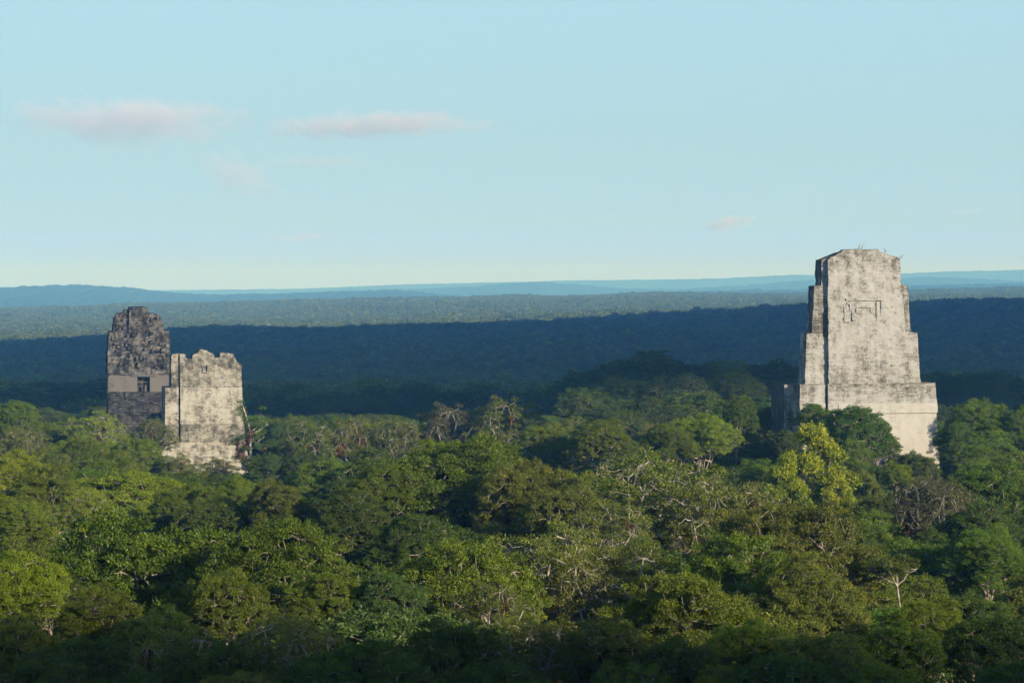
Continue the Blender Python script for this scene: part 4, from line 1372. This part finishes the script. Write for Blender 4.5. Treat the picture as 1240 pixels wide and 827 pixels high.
# ------------------------------------------------------------------ the forest beyond: too many trees to count
def forest_crown(seed, n_lobes, per, leaf):
    rs = np.random.RandomState(seed)
    cen, rad = [], []
    for i in range(n_lobes):
        az = i * 2.39996 + rs.uniform(-0.3, 0.3)
        z = (i + 0.5) / n_lobes
        q = math.sqrt(1 - (z * 0.95) ** 2)
        cen.append((math.cos(az) * q * 0.72, math.sin(az) * q * 0.72, 0.15 + z * 0.55))
        rad.append(rs.uniform(0.24, 0.38))
    cen, rad = np.array(cen), np.array(rad)
    me = leaves_mesh('crown', cen, rad, np.full(n_lobes, per), leaf, rs, up=0.6, flat=0.85, aspect=0.7)
    me.materials[0] = LEAF_FOREST
    return bpy.data.objects.new('forest_crown', me)


def forest(name, d0, d1, area, rmin, rmax, seed, crowns, label):
    rs = np.random.RandomState(seed)
    tot = 0.2117 * (d1 * d1 - d0 * d0) * 1.12
    n = int(tot / area)
    y = np.sqrt(rs.uniform(d0 * d0, d1 * d1, n))
    x = rs.uniform(-1, 1, n) * (0.2117 * 1.12 * y + 10)
    r = rs.uniform(rmin, rmax, n) * (1 + 0.35 * (rs.rand(n) < 0.08))
    z = canopy(x, y) - r * 0.95 + rs.uniform(-5.5, 3.0, n) + 3.0 * (rs.rand(n) < 0.06)
    return scatter(name, x, y, z, r, rs.uniform(0, 6.283, n), rs.randint(0, len(crowns), n), crowns, label)


def scatter(name, x, y, z, r, rotz, idx, crowns, label):
    n = len(x)
    me = bpy.data.meshes.new(name)
    me.vertices.add(n)
    me.vertices.foreach_set('co', np.stack([x, y, z], 1).astype(np.float32).ravel())
    for an, ty, val in (('scl', 'FLOAT', r), ('rotz', 'FLOAT', rotz), ('idx', 'INT', idx)):
        a = me.attributes.new(an, ty, 'POINT')
        a.data.foreach_set('value', val.astype(np.float32 if ty == 'FLOAT' else np.int32))
    o = link(name, me, None, kind='stuff', label=label)
    col = bpy.data.collections.new(name + '_crowns')
    for c in crowns:
        col.objects.link(c)
    ng = bpy.data.node_groups.new(name, 'GeometryNodeTree')
    ng.interface.new_socket('Geometry', in_out='INPUT', socket_type='NodeSocketGeometry')
    ng.interface.new_socket('Geometry', in_out='OUTPUT', socket_type='NodeSocketGeometry')
    N, L = ng.nodes, ng.links
    gi, go = N.new('NodeGroupInput'), N.new('NodeGroupOutput')
    ci = N.new('GeometryNodeCollectionInfo')
    ci.inputs['Collection'].default_value = col
    ci.inputs['Separate Children'].default_value = True
    ci.inputs['Reset Children'].default_value = True
    ip = N.new('GeometryNodeInstanceOnPoints')
    ip.inputs['Pick Instance'].default_value = True

    def named(an, ty):
        k = N.new('GeometryNodeInputNamedAttribute')
        k.data_type = ty
        k.inputs['Name'].default_value = an
        return k.outputs['Attribute']
    L.new(gi.outputs[0], ip.inputs['Points'])
    L.new(ci.outputs[0], ip.inputs['Instance'])
    L.new(named('idx', 'INT'), ip.inputs['Instance Index'])
    cx = N.new('ShaderNodeCombineXYZ')
    L.new(named('rotz', 'FLOAT'), cx.inputs[2])
    L.new(cx.outputs[0], ip.inputs['Rotation'])
    L.new(named('scl', 'FLOAT'), ip.inputs['Scale'])
    L.new(ip.outputs[0], go.inputs[0])
    md = o.modifiers.new('scatter', 'NODES')
    md.node_group = ng
    return o


FC_NEAR = [forest_crown(70 + i, 13, 90, 0.13) for i in range(5)]
FC_FAR = [forest_crown(80 + i, 9, 24, 0.26) for i in range(5)]
forest('forest', 790, 3250, 92, 5.5, 9.0, 91, FC_NEAR, 'shadowed unbroken forest covering the slope beyond the temples')
forest('forest', 3250, 8400, 250, 6.5, 11.5, 92, FC_FAR, 'sunlit unbroken forest on the far ridge')

# the trees hidden under and behind the others, as one mass
if REST:
    pool = []
    for i, tone in enumerate(('mid', 'dark', 'dark', 'mid', 'dark', 'olive')):
        um = PROTOS['D'][i]['crown'].copy()
        um.materials[0] = leaf_material('leaf_understory', TONES[tone])
        c = bpy.data.objects.new('understory_crown', um)
        pool.append(c)
    rad = np.array([p['rad'] for p in PROTOS['D']])
    top = np.array([p['top'] for p in PROTOS['D']])
    ri = np.array([t['var'] % 6 for t in REST])
    rr = np.array([t['r'] for t in REST]) / rad[ri]
    scatter('understory', np.array([t['x'] for t in REST]), np.array([t['y'] for t in REST]), np.array([t['top'] for t in REST]) - 0.6 - top[ri] * rr, rr,
            np.array([t['rot'] for t in REST]), ri, pool, 'dense understory filling the gaps beneath the big crowns')

# ------------------------------------------------------------------ clouds
def cloud_material(name, density, scale, stretch, thresh):
    m, N, L = new_mat(name)
    out = N.new('ShaderNodeOutputMaterial')
    tc = N.new('ShaderNodeTexCoord')
    nz = N.new('ShaderNodeTexNoise')
    nz.inputs['Scale'].default_value = scale
    nz.inputs['Detail'].default_value = 5
    nz.inputs['Roughness'].default_value = 0.6
    mp = N.new('ShaderNodeMapping')                # puffs as tall as they are wide
    mp.inputs['Scale'].default_value = stretch
    L.new(tc.outputs['Object'], mp.inputs[0])
    L.new(mp.outputs[0], nz.inputs['Vector'])
    # soften towards the rim of the unit ball
    ln = nd(N, 'ShaderNodeVectorMath', operation='LENGTH')
    L.new(tc.outputs['Object'], ln.inputs[0])
    rim = nd(N, 'ShaderNodeMapRange', _1=0.0, _2=1.0, _3=0.28, _4=-0.30)
    L.new(ln.outputs['Value'], rim.inputs[0])
    ad = nd(N, 'ShaderNodeMath', operation='ADD')
    L.new(nz.outputs[0], ad.inputs[0])
    L.new(rim.outputs[0], ad.inputs[1])
    mr = nd(N, 'ShaderNodeMapRange', _1=thresh, _2=thresh + 0.16, _3=0.0, _4=density)
    L.new(ad.outputs[0], mr.inputs[0])
    v = N.new('ShaderNodeVolumePrincipled')
    v.inputs['Color'].default_value = (0.97, 0.97, 0.98, 1)
    v.inputs['Anisotropy'].default_value = 0.0
    L.new(mr.outputs[0], v.inputs['Density'])
    L.new(v.outputs[0], out.inputs['Volume'])
    return m


def ball(n=3):
    import bmesh
    bm = bmesh.new()
    bmesh.ops.create_icosphere(bm, subdivisions=n, radius=1.0)
    me = bpy.data.meshes.new('cloud')
    bm.to_mesh(me)
    bm.free()
    return me


CLOUDS = [
    # px, py, depth, half width px, half height px, tilt, density, threshold, label
    (150, 147, 9000, 165, 36, 1, 0.0036, 0.40, 'largest pinkish grey cloud bank, at the upper left of the sky'),
    (452, 152, 9500, 165, 20, -2, 0.0034, 0.40, 'long thin lens-shaped pinkish cloud right of the largest one'),
    (292, 212, 10500, 75, 36, 32, 0.0030, 0.46, 'faint slanting cloud wisp below the gap between the two long clouds'),
    (385, 197, 10500, 85, 11, 0, 0.0022, 0.44, 'very thin grey streak of cloud just under the long lens-shaped one'),
    (880, 270, 17000, 40, 15, -4, 0.0070, 0.46, 'small bright white puff of cloud low in the sky left of the big temple'),
    (365, 288, 17000, 70, 12, 0, 0.0022, 0.50, 'faint pale cloud low above the horizon over the left temples'),
    (1166, 257, 15000, 40, 9, 0, 0.0016, 0.50, 'faint bluish cloud smudge right of the big temple top'),
    (735, 263, 15000, 26, 8, 0, 0.0015, 0.50, 'tiny faint cloud smudge left of the bright white puff'),
]
for n_, (px, py, d, hw, hh, tilt, dens, th_, lab) in enumerate(CLOUDS):
    me = ball(3)
    k_ = 0.62 * hw / hh
    cm = cloud_material('cloud_vapour', dens, 1.0, (k_ * 1.6, k_ * 0.9, 1.6), th_)
    cm.cycles.volume_step_rate = 0.2
    me.materials.append(cm)
    o = link('cloud', me, None, label=lab, category='cloud', group='clouds low in the sky')
    o.location = at(px, py, d)
    o.scale = (hw * d / FPX * 1.25, hw * d / FPX * 0.6, hh * d / FPX * 1.25)
    o.rotation_euler = (0, R_(tilt), 0)

# ------------------------------------------------------------------ the cloud bank that shades the middle of the forest
CLOUD_WHITE = plain_material('cloud_white', (0.85, 0.85, 0.86))
CH = 620.0                                      # height of the bank above the canopy (z about 45)
off = S / S.z * CH
y0, y1 = 655.0, 3650.0
nx, ny = 150, 150
tx, ty = np.linspace(0, 1, nx), np.linspace(0, 1, ny)
TX, TY = np.meshgrid(tx, ty)
YY = y0 + (y1 - y0) * TY
XX = (TX - 0.5) * 2 * (260 + 0.34 * YY)
edge = 22 * fbm(np.stack([XX.ravel() / 90, YY.ravel() / 90, 0 * XX.ravel()], 1), 3, 3).reshape(XX.shape)
YY = YY + edge * (1 - TY) + 3 * edge * TY + (1 - TY) * np.interp(XX, [-120, -70, -20, 12, 70, 130, 300], [95, 60, -25, -68, -68, -50, -40])
thick = 60 * np.minimum(1, 6 * np.minimum(np.minimum(TX, 1 - TX), np.minimum(TY, 1 - TY))) ** 0.5
bump = 18 * fbm(np.stack([XX.ravel() / 120, YY.ravel() / 120, 0 * XX.ravel()], 1), 4, 8).reshape(XX.shape)
topz = 45 + CH + thick + bump * (thick > 1)
botz = 45 + CH - 0.25 * thick
v = np.concatenate([np.stack([XX.ravel() + off.x, YY.ravel() + off.y, topz.ravel()], 1), np.stack([XX.ravel() + off.x, YY.ravel() + off.y, botz.ravel()], 1)])
i, j = np.meshgrid(np.arange(ny - 1), np.arange(nx - 1), indexing='ij')
q1 = np.stack([i * nx + j, i * nx + j + 1, (i + 1) * nx + j + 1, (i + 1) * nx + j], -1).reshape(-1, 4)
link('clouds', np_mesh('clouds', v, np.concatenate([q1, q1[:, ::-1] + nx * ny]), mat=CLOUD_WHITE, smooth=True), kind='stuff', label='broad low cloud bank passing over the middle of the forest')

# unseen ragged cloud sheet, added only to darken the very nearest treetops
nx2, ny2 = 120, 40
TX, TY = np.meshgrid(np.linspace(0, 1, nx2), np.linspace(0, 1, ny2))
XX = (TX - 0.5) * 2 * 150
YY = 20 + 100 * TY
edge = fbm(np.stack([XX.ravel() / 34, 0 * XX.ravel(), 0 * XX.ravel()], 1), 3, 77).reshape(XX.shape)
YY = YY + 26 * edge * TY
th2 = 16 * np.minimum(1, 5 * np.minimum(np.minimum(TX, 1 - TX), np.minimum(TY, 1 - TY))) ** 0.5
hz_ = 45 + 300.0
off2 = S / S.z * 300.0
v = np.concatenate([np.stack([XX.ravel() + off2.x, YY.ravel() + off2.y, (hz_ + th2).ravel()], 1), np.stack([XX.ravel() + off2.x, YY.ravel() + off2.y, (hz_ - 0.3 * th2).ravel()], 1)])
i, j = np.meshgrid(np.arange(ny2 - 1), np.arange(nx2 - 1), indexing='ij')
q1 = np.stack([i * nx2 + j, i * nx2 + j + 1, (i + 1) * nx2 + j + 1, (i + 1) * nx2 + j], -1).reshape(-1, 4)
link('clouds', np_mesh('clouds', v, np.concatenate([q1, q1[:, ::-1] + nx2 * ny2]), mat=CLOUD_WHITE, smooth=True), kind='stuff', label='unseen ragged cloud sheet added to shade the nearest treetops')

# ------------------------------------------------------------------ haze
m, N, L = new_mat('haze')
out = N.new('ShaderNodeOutputMaterial')
pv = N.new('ShaderNodeVolumePrincipled')
pv.inputs['Density'].default_value = HAZE_DENSITY
pv.inputs['Color'].default_value = (*HAZE_COLOR, 1)
pv.inputs['Anisotropy'].default_value = -0.1
pv.inputs['Absorption Color'].default_value = (1, 1, 1, 1)   # clear air only scatters
L.new(pv.outputs[0], out.inputs['Volume'])
m.cycles.homogeneous_volume = True
hx, hy0, hy1, hz0, hz1 = 14000.0, -1200.0, 24500.0, -260.0, 285.0
hv = [(x, y, z) for x in (-hx, hx) for y in (hy0, hy1) for z in (hz0, hz1)]
hq = [(0, 1, 3, 2), (4, 6, 7, 5), (0, 4, 5, 1), (2, 3, 7, 6), (0, 2, 6, 4), (1, 5, 7, 3)]
link('haze', np_mesh('haze', hv, hq, mat=m), kind='stuff', label='pale blue air between the camera and the far hills')
